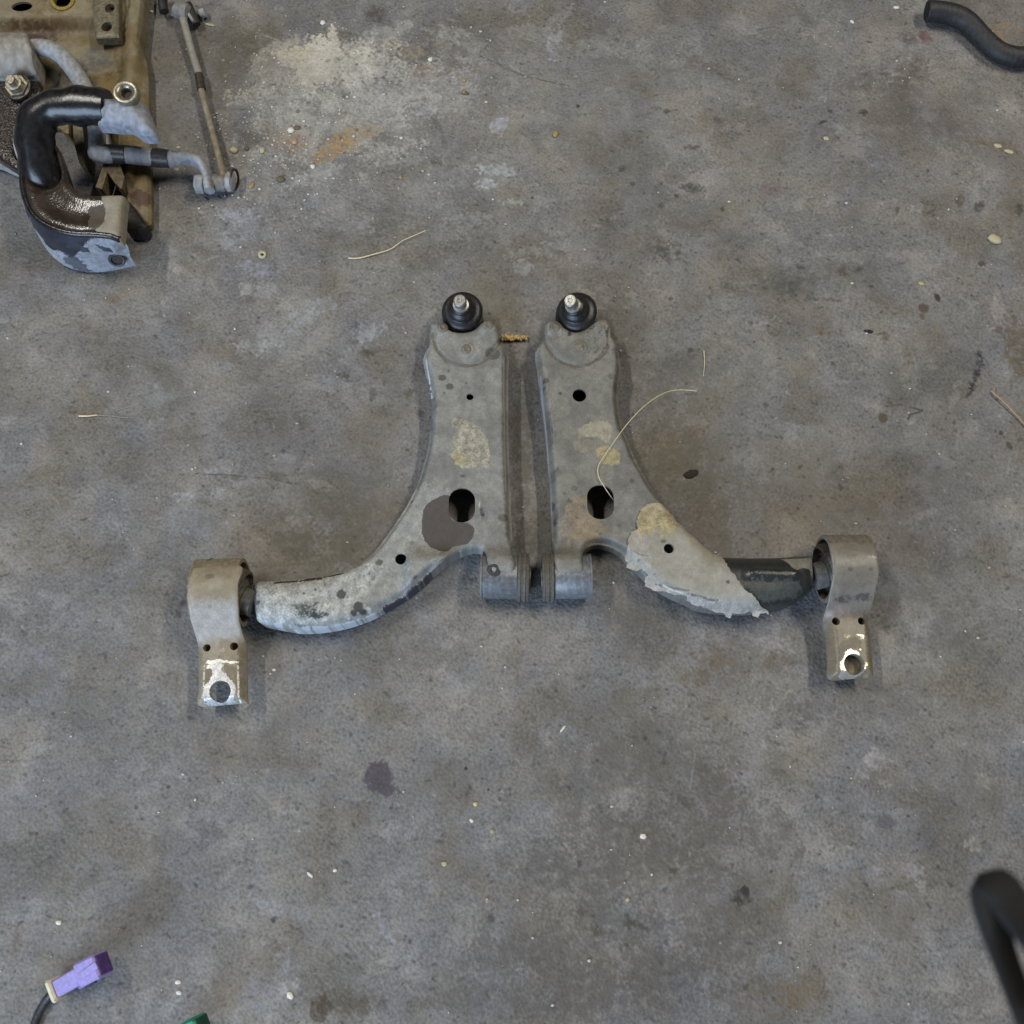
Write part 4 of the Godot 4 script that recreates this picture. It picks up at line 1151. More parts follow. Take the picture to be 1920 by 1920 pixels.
func left_bracket(t: Node3D) -> void:
	var out := curve2(plan([-281.7, 67.5, -241, 65.1, -239.7, 83.9, -239.4, 95.3, -239.5, 104.1, -240.5, 111.7, -239.9, 118.7, -238.4, 125.6, -237.3, 134.2, -236.2, 150.5, -234.4, 169.4, -233, 182.4]), false, 0.0025)
	var lower := curve2(plan([-233, 182.4, -253.6, 183.8, -276.1, 184.7, -277.3, 169.4, -278.9, 150.5, -280, 135.6, -280.3, 128, -281.3, 120.6, -282.6, 112.7, -282.6, 105.1, -283.5, 95.3, -283, 83.9, -281.7, 67.5]), false, 0.0025)
	lower.remove_at(0)
	lower.remove_at(lower.size() - 1)
	out.append_array(lower)
	var rect := plan_rect(out)
	var p := Paint.new(rect, 3.0, soft_noise, grain_noise)
	p.base(rgb(134, 122, 100), rgb(146, 136, 120), 0.14, 0.12)
	p.poly(curve2(plan([-278.9, 99.4, -241.8, 97.5, -241.7, 118.8, -242.6, 126.7, -280.7, 128.6, -283.2, 115.4]), true, 0.004), rgb(152, 144, 136), 0.6, 6.0, false, 0.3)  # middle of the strap paler and greyer: fall of light painted in
	p.spots(71, 70, Rect2(-320, 60, 70, 130), 0.4, 1.8, rgb(104, 96, 78), 0.6)
	p.spots(72, 60, Rect2(-320, 60, 70, 130), 0.4, 2.2, rgb(172, 164, 152), 0.5)
	for q in [
		[-265.3, 76.1, 4.7, 2.8, 0, 90, 82, 66, 0.6, 0.6], [-264.2, 102.2, 2.3, 2.3, 0, 118, 112, 104, 0.8, 0.4], [-279.4, 97.4, 1.9, 4.6, 0, 160, 152, 140, 0.6, 0.6],
		[-247.1, 112.9, 2.3, 4.2, 20, 164, 158, 152, 0.5, 0.6], [-261.4, 108.3, 3.7, 2.3, 10, 166, 160, 154, 0.5, 0.6]]:
		p.blob(q)
	p.poly(curve2(plan([-270.9, 185.1, -272.2, 169.3, -270.4, 157.2, -271.4, 145, -242.2, 145, -238.4, 185.1]), true, 0.004), rgb(132, 124, 110), 0.6, 3.5, false, 0.5)
	# bolt hole worn to bare metal by the washer, white reflection painted in
	p.poly(curve2(plan([-269.2, 183.2, -270.7, 170.3, -267, 164.7, -264.1, 160, -266.9, 153.5, -269.1, 149.7, -262.7, 147.8, -255, 149.7, -256.5, 154.4, -251.5, 159.1, -246.4, 163.8, -243.2, 169.3, -242.8, 174.9, -245.2, 180.5, -239.5, 182.8, -251.5, 184.1]), true, 0.003), rgb(196, 195, 195), 0.95, 1.6, true, 0.3)
	p.poly(plan([-270.4, 146, -259.1, 145, -242, 146.9, -241.9, 148.3, -258.9, 147.8, -263.5, 148.8, -270.2, 148.3]), rgb(226, 222, 210), 0.9, 0.9, true, 0.2)
	p.line(plan([-242.5, 146.9, -240.7, 165.6, -239, 182.3]), 0.9, rgb(226, 222, 210), 0.9, 0.5)
	p.line(plan([-271.5, 149.7, -271, 161, -270.4, 174.9]), 0.7, rgb(206, 200, 184), 0.7, 0.54)
	p.poly(plan([-270.7, 153.5, -266.1, 152.5, -263.7, 159.1, -266.1, 163.8, -270, 168.4]), rgb(112, 100, 78), 0.9, 1.2)
	p.poly(plan([-255, 149.7, -242.6, 151.6, -241.1, 173.1, -245.4, 165.6, -251.4, 160]), rgb(116, 104, 80), 0.9, 1.2)
	var mat := painted(p, 0.5, true, 0.014)
	mat.metallic = 0.75
	var c: Array = [-262.6, 31, 85]
	var holes := [plan_ring([-270.4, 134.9], 0.0034), plan_ring([-246.5, 133.5], 0.0036), plan_ring([-255.8, 173.1], 0.0094)]
	added_hole_backing(t, plan([-279.3, 116.2, -244.7, 115.3, -241.1, 145.1, -277.8, 146.1]), [])
	bracket(t, out, holes, c, Vector2(0.03, 1.0).normalized(), 0.022, 0.048, 0.034, mat, rect, 21.2, stuff(rgb(118, 107, 88), rgb(144, 132, 112), 0.6, 0.0, 30.0, 0.02))


func build_right_arm() -> void:
	var t := thing("control_arm", "right control arm, brownish steel with pale crust peeling off its black lower limb", "control arm", 70, 20)
	var out := curve2(plan([33.1, -182.2, 39.9, -185.6, 46.1, -182.7, 52.7, -175.9, 61.9, -172.5, 71.3, -175.9, 78.7, -182.2, 84.9, -185.6, 91.7, -185, 95.7, -180.5, 97.9, -167.5, 101.3, -158.5, 104.1, -147.3, 105.2, -135.1, 103.4, -124.1, 101.5, -109.8, 102, -94.6, 104.1, -77.4, 109.2, -63.5, 116.1, -43.9, 123.5, -28.7, 130.4, -14.7, 139.3, -2.3, 151.3, 16.1, 168.5, 34.8, 179.2, 45.3, 191.5, 50.8, 209.4, 51.8, 232.6, 51.8, 246.3, 51.3, 261.8, 50.3, 273.4, 51.3, 275, 61.8, 273.6, 73.6, 269.9, 82.9, 257.3, 91.7, 242.6, 96.6, 229.4, 99.5, 210.2, 100.9, 188.8, 100, 170.7, 97.5, 157.2, 91.2, 142.6, 84.4, 129, 75.6, 116, 62.7, 106.6, 53.8, 100.5, 46.8, 93.3, 41.8, 84.7, 38.8, 76.9, 38.3, 70, 41.3, 65.1, 46.3, 63.9, 55.8, 65.7, 65.7, 59.8, 69.2, 48.2, 69.7, 39.6, 67.7, 37.7, 59.8, 37.3, 49.8, 36.6, 29.8, 36.3, 7.4, 35.6, -19.4, 33.8, -39.7, 32.1, -67.7, 29.8, -89.7, 26.9, -109.8, 24.5, -132.3, 22.5, -146.7, 23.1, -155.7, 27.8, -163, 31, -172]), true, 0.0022)
	var rect := plan_rect(out)
	var p := Paint.new(rect, 2.4, soft_noise, grain_noise)
	p.base(rgb(102, 100, 94), rgb(119, 116, 108), 0.2, 0.2)
	p.poly(curve2(plan([191.8, 50.1, 213.1, 51.1, 232.5, 51.1, 276.1, 50.1, 275.3, 84.6, 243.6, 99.2, 224.3, 101.6, 216.3, 91.4, 205.8, 83.6, 197.5, 70.4, 191.7, 61]), true, 0.003), rgb(42, 44, 43), 0.97, 0.6, true, 0.2)
	p.poly(curve2(plan([209.6, 79.4, 224.2, 74.6, 247.9, 77.5, 259.6, 80.4, 256.7, 87.2, 240, 94, 225.7, 94.9, 214.7, 89.1]), true, 0.003), rgb(70, 73, 70), 0.7, 6.0, false, 0.35)  # paler film on the black limb, its satin sheen painted in
	p.poly(plan([242.3, 54.5, 270.7, 53.5, 270.4, 75, 267.3, 66.2, 260.3, 64.3, 252.9, 67.2, 247.7, 59.4]), rgb(124, 120, 110), 0.95, 0.8, false, 0.25)
	p.spots(81, 240, Rect2(20, -190, 110, 220), 0.3, 1.1, rgb(78, 75, 70), 0.6)
	p.spots(82, 50, Rect2(20, -190, 110, 230), 0.6, 2.6, rgb(90, 84, 76), 0.55)
	p.spots(83, 50, Rect2(20, -190, 110, 230), 0.8, 3.0, rgb(136, 132, 120), 0.4)
	p.spots(84, 120, Rect2(72, -178, 34, 30), 0.4, 1.9, rgb(58, 57, 56), 0.85)
	p.poly(plan([62.1, -62.4, 61.2, -70.9, 69.4, -77.4, 81.5, -80.6, 90.6, -79.5, 94.4, -74.1, 93.7, -65.6, 90, -58.2, 84.1, -60.3, 79.2, -64.5, 70.1, -64.5]), rgb(148, 140, 120), 0.8, 1.4, false, 0.35)
	p.poly(plan([58, -60.3, 68.1, -63.5, 78.1, -60.3, 78.9, -51.8, 65.8, -48.6, 58.9, -51.8]), rgb(130, 122, 104), 0.6, 2.0, false, 0.35)
	p.poly(plan([78.9, -52.9, 87, -56, 94.9, -52.9, 100.7, -47.6, 100.4, -37.1, 91.9, -35.5, 83.6, -39.2, 78.7, -44.4]), rgb(150, 136, 100), 0.85, 1.3, false, 0.35)
	p.poly(curve2(plan([56.2, -5.9, 67, -3.3, 70.6, 10.5, 81.2, 19.6, 87.9, 25.7, 77.9, 34.8, 63.2, 38.8, 49.7, 34.8, 50.9, 19.6]), true, 0.004), rgb(140, 116, 84), 0.5, 9.0, false, 0.5)
	for q in [
		[39.8, -174.8, 8.8, 8.8, 0, 146, 142, 130, 0.55, 0.5], [64.8, -161.8, 20.6, 9.3, 10, 122, 120, 114, 0.5, 0.7], [32.1, -121.3, 3.6, 3.1, 0, 66, 64, 62, 0.8, 0.4],
		[30.5, -114.2, 2, 2, 0, 67, 66, 64, 0.7, 0.4], [45.6, -108.2, 2, 2, 0, 67, 66, 62, 0.85, 0.3], [110.8, -20.4, 2.5, 2.5, 0, 72, 67, 59, 0.85, 0.3],
		[57.3, -13.7, 3.5, 3, 0, 77, 72, 64, 0.7, 0.5], [48.3, -9, 2, 1.5, 0, 75, 69, 61, 0.7, 0.5], [53.2, -1.8, 3, 2.5, 0, 72, 64, 56, 0.8, 0.5],
		[65.8, 4.4, 2.5, 2.5, 0, 70, 61, 50, 0.7, 0.6], [59.8, 14.6, 2, 1.5, 0, 77, 69, 58, 0.7, 0.5], [80.5, 29.8, 2, 2, 0, 77, 67, 54, 0.6, 0.5],
		[97.8, 22.2, 2.4, 2, 0, 80, 74, 64, 0.6, 0.5], [41.7, -31.8, 1.5, 3, 20, 59, 58, 59, 0.7, 0.5], [39.7, 17.1, 2.4, 4.4, 0, 58, 58, 67, 0.75, 0.5],
		[37.9, 1.8, 2, 5.9, 0, 53, 54, 67, 0.7, 0.5], [34.2, -74.1, 2, 7, -8, 67, 67, 74, 0.6, 0.6], [37.6, -71.5, 1, 6, -8, 59, 59, 64, 0.7, 0.5],
		[40.1, -67.7, 1, 4, -8, 61, 61, 64, 0.6, 0.5], [49.7, -182.2, 2.1, 2.1, 0, 77, 74, 67, 0.6, 0.4], [55.2, -169.7, 2.1, 3.1, 0, 29, 27, 27, 0.9, 0.5],
		[98.6, -114.7, 3, 6.1, 0, 67, 66, 62, 0.6, 0.6], [94.3, -125.7, 3.1, 3.1, 0, 67, 64, 61, 0.6, 0.6], [63.3, -106, 10.1, 8.1, 0, 114, 112, 106, 0.4, 0.6],
		[31.9, -164.1, 7.2, 7.2, 0, 112, 112, 120, 0.4, 0.7]]:
		p.blob(q)
	p.line(plan([27.5, -128.5, 29.8, -95.7, 33, -58.2, 34.6, -21.4, 36.3, 9.5]), 1.2, rgb(132, 132, 138), 0.6, 0.35)
	var plate_at := plan([62.9, -170.9])
	p.line(ring2(plate_at[0].x, plate_at[0].y, 0.0328, 0.0348, 60).slice(0, 31), 2.0, rgb(92, 86, 75), 0.35, 0.48)
	var mat := painted(p, 0.58, false, 0.02, 0.32)
	var hole_a := plan_ring([64.1, -106], 0.0066)
	var hole_b := plan_ring([141.1, 45.6], 0.005)
	var oval: Array = [81.7, -0.3]
	var slot := slot2(oval[0] * 0.001, oval[1] * 0.001, 0.0124, 0.0166, 0.0119)
	var plate := plan([62.9, -170.9])[0]
	var neck := plan([51.5, 41.8])[0].y
	var bosses := plan([41, -175.5, 88, -176.6, 64.1, -154.1])
	var fine := fine_points(plate, bosses)
	var rib_a := plan([216, 69.6])[0]
	var rib_b := plan([250.2, 70.6])[0]
	for i in 14:
		for k in 9:
			fine.append(rib_a.lerp(rib_b, i / 13.0 * 1.2 - 0.1) + Vector2(0, (k - 4) * 0.002))
	var hf := func(q: Vector2, d: float) -> float:
		var y := arm_height(q, d, 1.0, plate, neck, bosses)
		var ab := rib_b - rib_a
		var f := clampf((q - rib_a).dot(ab) / ab.length_squared(), 0.0, 1.0)
		return y + 0.0034 * (1.0 - smoothstep(0.0025, 0.0072, q.distance_to(rib_a + ab * f)))
	part(t, "pressed_body", sheet(out, [hole_a, hole_b, slot], hf, 0.007, 0.0, 0.0042, [0.0012, 0.0024, 0.0038, 0.0054, 0.008], metres(rect), 0.003, fine), mat)
	crust(t, hf, out)
	ball_joint(t, [62.8, 33, -193], [54.6, 68, -187.5])
	for q in [[41, 34.4, -175.3], [88, 34.4, -176.4], [64.1, 34.4, -153.9]]:
		part(t, "rivet", lathe([5.6, -1.5, 5.4, 1.4, 4.6, 2.2, 2.2, 2.5, 0, 2.5], Vector3(q[0], q[1], q[2]) * 0.001, Vector3(-0.04, 1, 0.05), 20), painted_dust())
	front_bush(t, [53.7, 21, 68], 1.0)
	rear_bush(t, [280.7, 30, 68], [302.1, 31, 62.8], 1.0, true)
	right_bracket(t)


# The crust: old underbody coating, lifted off the skin by about a millimetre and torn into flaps along its lower rim.
func crust(t: Node3D, hf: Callable, arm: PackedVector2Array) -> void:
	var edge := straight2(plan([117.9, 9.3, 122.4, 5.2, 128.9, 2.2, 135.2, 3.2, 142, 6.2, 147.6, 13.4, 151.2, 19.5, 160.5, 29, 167.9, 36.6, 175.3, 43.6, 182.8, 48.6, 190.8, 52.5, 191.8, 61.5, 197, 71.3, 205.4, 84, 215.4, 91.8, 224, 98.6, 230.5, 101.5, 235.5, 105.3, 231.3, 104.4, 228.5, 102.5, 222.8, 102.5, 220.7, 106.3, 217.4, 105.3, 215.2, 102.5, 207.6, 102.9, 198, 103.4, 195.8, 108.2, 193.1, 106.8, 190.4, 102.9, 183.4, 101.5, 175.4, 99.1, 166.9, 96.7, 158, 92.8, 157.2, 89.4, 149.2, 86.9, 138.8, 84, 130.3, 82.1, 121.3, 77.7, 120.1, 73.3, 123.1, 67.4, 117.5, 62.4, 112.7, 63.9, 107.4, 62.4, 104.7, 58.5, 106.2, 55.5, 103.4, 52, 105, 45.6, 105.8, 36.6, 108.9, 29.5, 114.9, 25.5, 113.6, 19.5, 115.8, 14.4]), 0.0022)
	for i in edge.size():
		var j := Vector2(soft_noise[(i * 977) & 262143] - 128, soft_noise[(i * 1531 + 99) & 262143] - 128) / 128.0
		edge[i] += j * 0.0016
	var rect := plan_rect(edge)
	var p := Paint.new(rect, 2.6, soft_noise, grain_noise)
	p.base(rgb(140, 135, 122), rgb(150, 144, 132), 0.12, 0.14)
	p.poly(curve2(plan([115.1, 5.2, 130, 0.1, 143, 5.2, 152.2, 18.4, 146.8, 30.6, 131.2, 32.6, 114.8, 28.5, 112.2, 17.9]), true, 0.004), rgb(154, 137, 96), 0.7, 10.0, false, 0.5)
	p.poly(curve2(plan([104.5, 30.6, 114.9, 25.5, 123.6, 40.6, 127.7, 60.5, 115.5, 65.4, 102.2, 61.5, 102.6, 45.6]), true, 0.004), rgb(158, 152, 142), 0.6, 5.0, false, 0.3)
	p.poly(plan([120.2, 70.3, 139, 80.1, 162.6, 87.9, 200.4, 94.7, 228.7, 99.6, 237.7, 107.3, 194.8, 109.2, 157.5, 94.7, 120.8, 80.1]), rgb(158, 153, 148), 0.7, 3.0, false, 0.4)
	p.line(plan([155.9, 86.9, 167.3, 89.4, 175.7, 92.8, 183.3, 93.7]), 1.2, rgb(104, 98, 98), 0.6, 0.45)
	p.line(plan([129.5, 76.2, 143.7, 81.1, 157.9, 85]), 1.0, rgb(112, 104, 100), 0.6, 0.4)
	p.line(plan([136.2, 78.2, 144.6, 83.1, 153.1, 86]), 0.8, rgb(188, 182, 174), 0.6, 0.4)
	p.line(plan([107.5, 45.6, 116, 50.6, 125.6, 52.5]), 0.7, rgb(120, 112, 104), 0.5, 0.5)
	p.spots(91, 70, Rect2(108, 0, 150, 105), 0.4, 1.5, rgb(112, 104, 92), 0.6)
	for q in [
		[137, 38.6, 2.9, 1.9, 0, 90, 83, 70, 0.8, 0.4], [191.9, 77.6, 1.9, 1.9, 0, 78, 75, 70, 0.85, 0.3], [138.1, 47.1, 2.9, 2.4, -20, 150, 144, 130, 0.8, 0.5]]:
		p.blob(q)
	var hole := plan_ring([142, 45.6], 0.0047)
	var top := func(q: Vector2, d: float) -> float:
		var in_arm := Geometry2D.is_point_in_polygon(q, arm)
		var e := edge_distance(q, arm)
		var lift := 0.0011 + 0.0022 * (1.0 - smoothstep(0.0, 0.007, d)) * (soft_noise[((int(q.y * 2600) & 511) << 9) | (int(q.x * 2600) & 511)] / 255.0)
		lift += 0.0006 * (grain_noise[((int(q.y * 900) & 511) << 9) | (int(q.x * 900) & 511)] / 255.0)
		return (hf.call(q, e) if in_arm else hf.call(q, 0.0) - e * 0.5) + lift + (0.0 if in_arm else 0.001)
	part(t, "peeling_crust", sheet(edge, [hole], top, -1.0, 0.0008, 0.0034, [0.0014, 0.003], metres(rect)), painted(p, 0.85, false, 0.02))


func right_bracket(t: Node3D) -> void:
	var out := curve2(plan([281.8, 44.2, 313.6, 43.2, 320, 45.7, 321.7, 59.1, 322.4, 71.5, 321.1, 83.7, 321.2, 93.1, 320.7, 102.4, 319.9, 109.8, 321.2, 117.4, 321.5, 131.5, 321.3, 148.2, 321.1, 160]), false, 0.0025)
	var rest := curve2(plan([321.1, 160, 302.6, 160.9, 281.8, 161.4, 281.6, 145.8, 281.6, 129.1, 281, 117.4, 279.9, 110.8, 280.4, 102.4, 281.2, 94, 281.4, 84.7, 282.1, 72.5, 281.7, 61, 281.8, 44.2]), false, 0.0025)
	rest.remove_at(0)
	rest.remove_at(rest.size() - 1)
	out.append_array(rest)
	var rect := plan_rect(out)
	var p := Paint.new(rect, 3.0, soft_noise, grain_noise)
	p.base(rgb(112, 106, 97), rgb(124, 118, 108), 0.14, 0.12)
	p.spots(76, 70, Rect2(285, 20, 70, 130), 0.4, 1.8, rgb(88, 82, 74), 0.6)
	for q in [
		[301.7, 59.8, 10.4, 4.2, 10, 93, 82, 64, 0.6, 0.7], [317.8, 58.8, 6.6, 1.4, 6, 166, 156, 142, 0.7, 0.6], [297, 69.4, 2.8, 2.4, 0, 83, 75, 66, 0.7, 0.5],
		[314.9, 69.4, 2.4, 1.9, 0, 86, 78, 67, 0.6, 0.5], [294, 93.3, 7.5, 3.7, 0, 67, 64, 64, 0.8, 0.5], [310.5, 91.4, 8.4, 3.3, 0, 69, 66, 66, 0.75, 0.6],
		[321.4, 51, 1.9, 1.9, 0, 72, 67, 62, 0.8, 0.4]]:
		p.blob(q)
	p.poly(curve2(plan([284.9, 96.5, 299.9, 97.5, 301, 107.8, 287.1, 106.2]), true, 0.003), rgb(128, 116, 114), 0.6, 3.0, false, 0.3)
	p.poly(plan([301.4, 101.1, 313.3, 101.7, 315.4, 107.8, 301.5, 109.3]), rgb(98, 88, 84), 0.6, 3.0, false, 0.3)
	p.poly(curve2(plan([283.6, 111.7, 317.8, 111.7, 317, 161, 281.3, 161.9]), true, 0.004), rgb(120, 106, 82), 0.6, 3.0, false, 0.25)
	p.poly(curve2(plan([291, 130.8, 298.5, 126.1, 307.8, 128, 309.9, 135.6, 302.5, 134.6, 293.6, 138.4, 290.1, 146.9]), true, 0.003), rgb(84, 72, 54), 0.7, 2.0, false, 0.3)
	p.poly(curve2(plan([289.4, 160, 289.7, 150.7, 289.1, 146.9, 292.1, 145, 294.6, 138.4, 299.5, 135.6, 305, 137.5, 307.4, 143.1, 311.2, 147.8, 311.1, 153.5, 306.9, 158.2, 302, 161, 295.4, 161.4]), true, 0.003), rgb(222, 220, 213), 0.97, 1.1, true, 0.2)  # worn bare metal, its white reflection put into the colour
	for q in [
		[297.7, 124.2, 2.8, 1.4, 0, 214, 196, 130, 0.8, 0.6], [309.2, 123.2, 4.3, 1.1, 8, 246, 238, 210, 0.95, 0.5], [310.9, 125.1, 1.9, 1.9, 0, 240, 232, 204, 0.9, 0.6],
		[308, 136, 1.2, 1.2, 0, 232, 214, 168, 0.9, 0.5], [312.5, 148.8, 1.6, 1.9, 0, 240, 226, 196, 0.9, 0.6], [313, 158.6, 2.3, 1.6, 0, 200, 186, 170, 0.9, 0.6]]:
		p.blob(q, true)  # small highlights painted on the metal
	var mat := painted(p, 0.42, true, 0.014)
	mat.metallic = 0.75
	var c: Array = [302.1, 31, 62.8]
	var holes := [plan_ring([289.2, 111.1], 0.0036), plan_ring([312, 110.9], 0.0034), plan_ring([302.1, 149.3], 0.0092)]
	added_hole_backing(t, plan([288.2, 101.6, 322.1, 101.6, 318.8, 157.5, 286.3, 158.4]), [])
	bracket(t, out, holes, c, Vector2(0.0, 1.0), 0.022, 0.046, 0.034, mat, rect, 20.0, stuff(rgb(98, 93, 85), rgb(122, 116, 106), 0.6, 0.0, 30.0, 0.02))


# ------------------------------------------------------------------ subframe in the upper left corner
func pipe(path: Array, r: float, sides := 20, flat := 1.0) -> ArrayMesh:
	return tube(curve3(space(path), 0.004), func(_f: float) -> float: return r, sides, flat)


# A skin that hangs from an upper line to a lower line; u runs along it, v down it (UV in that order).
func skin(upper: PackedVector3Array, lower: PackedVector3Array, bulge: float, rows := 7) -> ArrayMesh:
	var m := Mesher.new()
	var k := upper.size()
	var mid := Vector3.ZERO
	for q in upper:
		mid += q / k
	var pts := []
	for i in k:
		var along := (upper[mini(i + 1, k - 1)] - upper[maxi(i - 1, 0)]).normalized()
		var out := along.cross(Vector3.UP).normalized()
		if out.dot(upper[i] - mid) < 0.0:
			out = -out
		var col := PackedVector3Array()
		for j in rows:
			var f := float(j) / (rows - 1)
			col.append(upper[i].lerp(lower[i], f) + out * bulge * sin(PI * minf(f * 1.6, 1.0)))
		pts.append(col)
	for i in k:
		for j in rows:
			var a: Vector3 = pts[mini(i + 1, k - 1)][j] - pts[maxi(i - 1, 0)][j]
			var b: Vector3 = pts[i][mini(j + 1, rows - 1)] - pts[i][maxi(j - 1, 0)]
			var nn := a.cross(b).normalized()
			if nn.dot(pts[i][j] - mid) < 0.0:
				nn = -nn
			m.vert(pts[i][j], nn, Vector2(float(i) / (k - 1), float(j) / (rows - 1)))
	for i in k - 1:
		for j in rows - 1:
			m.quad(i * rows + j, (i + 1) * rows + j, (i + 1) * rows + j + 1, i * rows + j + 1)
	return m.mesh()


func build_subframe() -> void:
	var t := thing("subframe", "rusty beige car subframe in the corner with an oily black mount and grey bars", "car part", -420, -460)
	var rust := stuff(rgb(112, 92, 58), rgb(140, 122, 86), 0.6, 0.15, 60.0, 0.03)
	var grey := stuff(rgb(138, 138, 138), rgb(164, 164, 166), 0.75, 0.0, 40.0, 0.02)
	var steel := stuff(rgb(120, 116, 104), rgb(156, 150, 134), 0.35, 0.7, 24.0, 0.01)
	var black := stuff(rgb(20, 20, 23), rgb(40, 38, 40), 0.27, 0.0, 50.0, 0.015)
	# crossmember: pressed panel, a channel along its right edge, a raised bench at the top
	var out := straight2(plan([-619.3, -639.7, -405.2, -639.7, -399.6, -575.5, -399.1, -540.7, -399.6, -515.9, -393.7, -502.3, -389.3, -486.1, -385.1, -448.1, -376.4, -374.9, -371.7, -337.1, -368.4, -302.5, -378.5, -300, -389.5, -312.3, -398.7, -349.6, -411.9, -371.1, -422.5, -418.7, -503.3, -421.3, -586, -413.5]), 0.006)
	var rect := plan_rect(out)
	var p := Paint.new(rect, 1.8, soft_noise, grain_noise)
	p.base(rgb(112, 98, 68), rgb(126, 116, 92), 0.12, 0.2)
	for q in [
		[-518.4, -540.7, 51.8, 6.9, 0, 74, 54, 34, 0.8, 0.5], [-511.7, -533.8, 23, 11.5, 0, 62, 44, 28, 0.8, 0.5], [-466.9, -544.1, 34.6, 8.1, 4, 92, 76, 50, 0.6, 0.6],  # brown bands along the bench step: its shading put into the colour
		[-516.6, -526.9, 14.9, 12.6, 0, 60, 40, 28, 0.85, 0.5], [-448.7, -509.8, 14.9, 9.1, 10, 92, 92, 96, 0.6, 0.5], [-455.8, -496.2, 28.5, 9.1, 0, 76, 74, 78, 0.7, 0.5],
		[-436.9, -479.4, 19.3, 6.8, -10, 84, 66, 36, 0.7, 0.6], [-427.7, -472.7, 13.6, 11.3, 0, 120, 98, 52, 0.6, 0.6], [-418.6, -533.8, 3.4, 23, 0, 78, 62, 46, 0.7, 0.5],
		[-414.9, -554.5, 2.9, 28.9, 0, 84, 68, 48, 0.6, 0.5], [-418.4, -492.9, 5.7, 22.8, -20, 86, 72, 50, 0.6, 0.6], [-397, -466, 4.5, 39.6, 0, 104, 86, 50, 0.5, 0.6],
		[-394.2, -381.3, 11.1, 33.2, 0, 112, 88, 44, 0.6, 0.6], [-385.8, -374.9, 3.3, 38.7, 0, 140, 116, 66, 0.6, 0.5], [-398.3, -355.9, 4.4, 22, 0, 70, 52, 30, 0.7, 0.5],
		[-381.5, -330.9, 10.9, 10.9, 0, 72, 52, 40, 0.8, 0.4], [-486.3, -561.5, 34.7, 11.6, 0, 140, 128, 104, 0.5, 0.5], [-544.1, -561.5, 34.7, 8.1, 0, 120, 106, 92, 0.5, 0.6],
		[-470.1, -472.7, 17, 22.7, 0, 60, 50, 38, 0.7, 0.6], [-484.7, -452.8, 22.5, 16.9, 0, 54, 46, 38, 0.7, 0.6]]:
		p.blob(q)
	p.spots(101, 160, Rect2(-560, -640, 220, 340), 0.5, 4.0, rgb(74, 54, 36), 0.55)
	var wall_x := plan([-407.4, -532])[0]
	var bench := plan([-495.1, -545.8])[0]
	var hf := func(q: Vector2, d: float) -> float:
		var x := q.x - wall_x.x - 0.05 * maxf(q.y - wall_x.y, 0.0)
		var y := 0.015 + 0.008 * (1.0 - smoothstep(0.0065, 0.0105, absf(x)))
		y += 0.007 * (1.0 - smoothstep(-0.003, 0.004, q.y - bench.y)) * (1.0 - smoothstep(-0.02, -0.012, x))
		y -= 0.004 * smoothstep(0.0, 0.01, q.y - bench.y) * (1.0 - smoothstep(-0.03, -0.014, x))
		return y - 0.004 * (1.0 - smoothstep(0.0, 0.004, d))
	var e1 := plan([-529.3, -561.7])[0]
	var e2 := plan([-485.8, -568.7])[0]
	var panel := part(t, "crossmember", sheet(out, [ring2(e1.x, e1.y, 0.0112, 0.0062, 24, -0.08), ring2(e2.x, e2.y, 0.0086, 0.0086)], hf, 0.003, 0.0, 0.0055, [0.002, 0.004], metres(rect)), painted(p, 0.55, false, 0.03))
	part(panel, "floor_of_panel", sheet(straight2(plan([-619.5, -643, -434.8, -643, -414.9, -447.9, -591.1, -447.9]), 0.02), [], func(_q: Vector2, _d: float) -> float: return 0.005, 0.003, 0.0, 0.04, [], Rect2(0, 0, 1, 1)), rust)
	part(panel, "brass_collar", lathe([8.8, -2, 8.8, 1.4, 9.4, 2.0, 12.6, 2.0, 13.2, 1.2, 13.2, -2], Vector3(e2.x, 0.0225, e2.y), Vector3(0.05, 1, 0.05), 36), stuff(rgb(150, 126, 52), rgb(176, 156, 84), 0.4, 0.6, 20.0, 0.01))
	var hole_plate := plan([-450.2, -576.8, -423.7, -576.8, -417.5, -516.3, -442.2, -515, -446.7, -535.4])
	var h1 := plan([-430.4, -552.5])[0]
	var h2 := plan([-431.2, -528.6])[0]
	part(t, "hole_plate", sheet(straight2(hole_plate, 0.004), [ring2(h1.x, h1.y, 0.0052, 0.0060), ring2(h2.x, h2.y, 0.0056, 0.0060)], func(_q: Vector2, d: float) -> float: return 0.030 - 0.002 * (1.0 - smoothstep(0.0, 0.002, d)), 0.018, 0.0, 0.006, [0.0015], Rect2(0, 0, 1, 1), 0.009), stuff(rgb(96, 92, 78), rgb(126, 118, 98), 0.5, 0.3, 30.0, 0.02))
	# strap over the bar's rubber bush, and its bolt
	var s_out := straight2(plan([-566.2, -510, -508.4, -510, -500.3, -492.9, -496.2, -481.9, -496.2, -474.7, -495.7, -464.5, -500.9, -463.5, -571.5, -463.5]), 0.004)
	var sc := plan([-519, -488.8])[0]
	var strap_h := func(q: Vector2, d: float) -> float:
		var s := (q.y - sc.y) / 0.026
		return 0.024 + 0.030 * sqrt(maxf(1.0 - s * s * 0.9, 0.02)) - 0.002 * (1.0 - smoothstep(0.0, 0.002, d))
	part(t, "bush_strap", sheet(s_out, [], strap_h, 0.016, 0.0, 0.004, [0.0015, 0.003], Rect2(0, 0, 1, 1)), stuff(rgb(124, 120, 112), rgb(154, 150, 142), 0.7, 0.1, 60.0, 0.02))
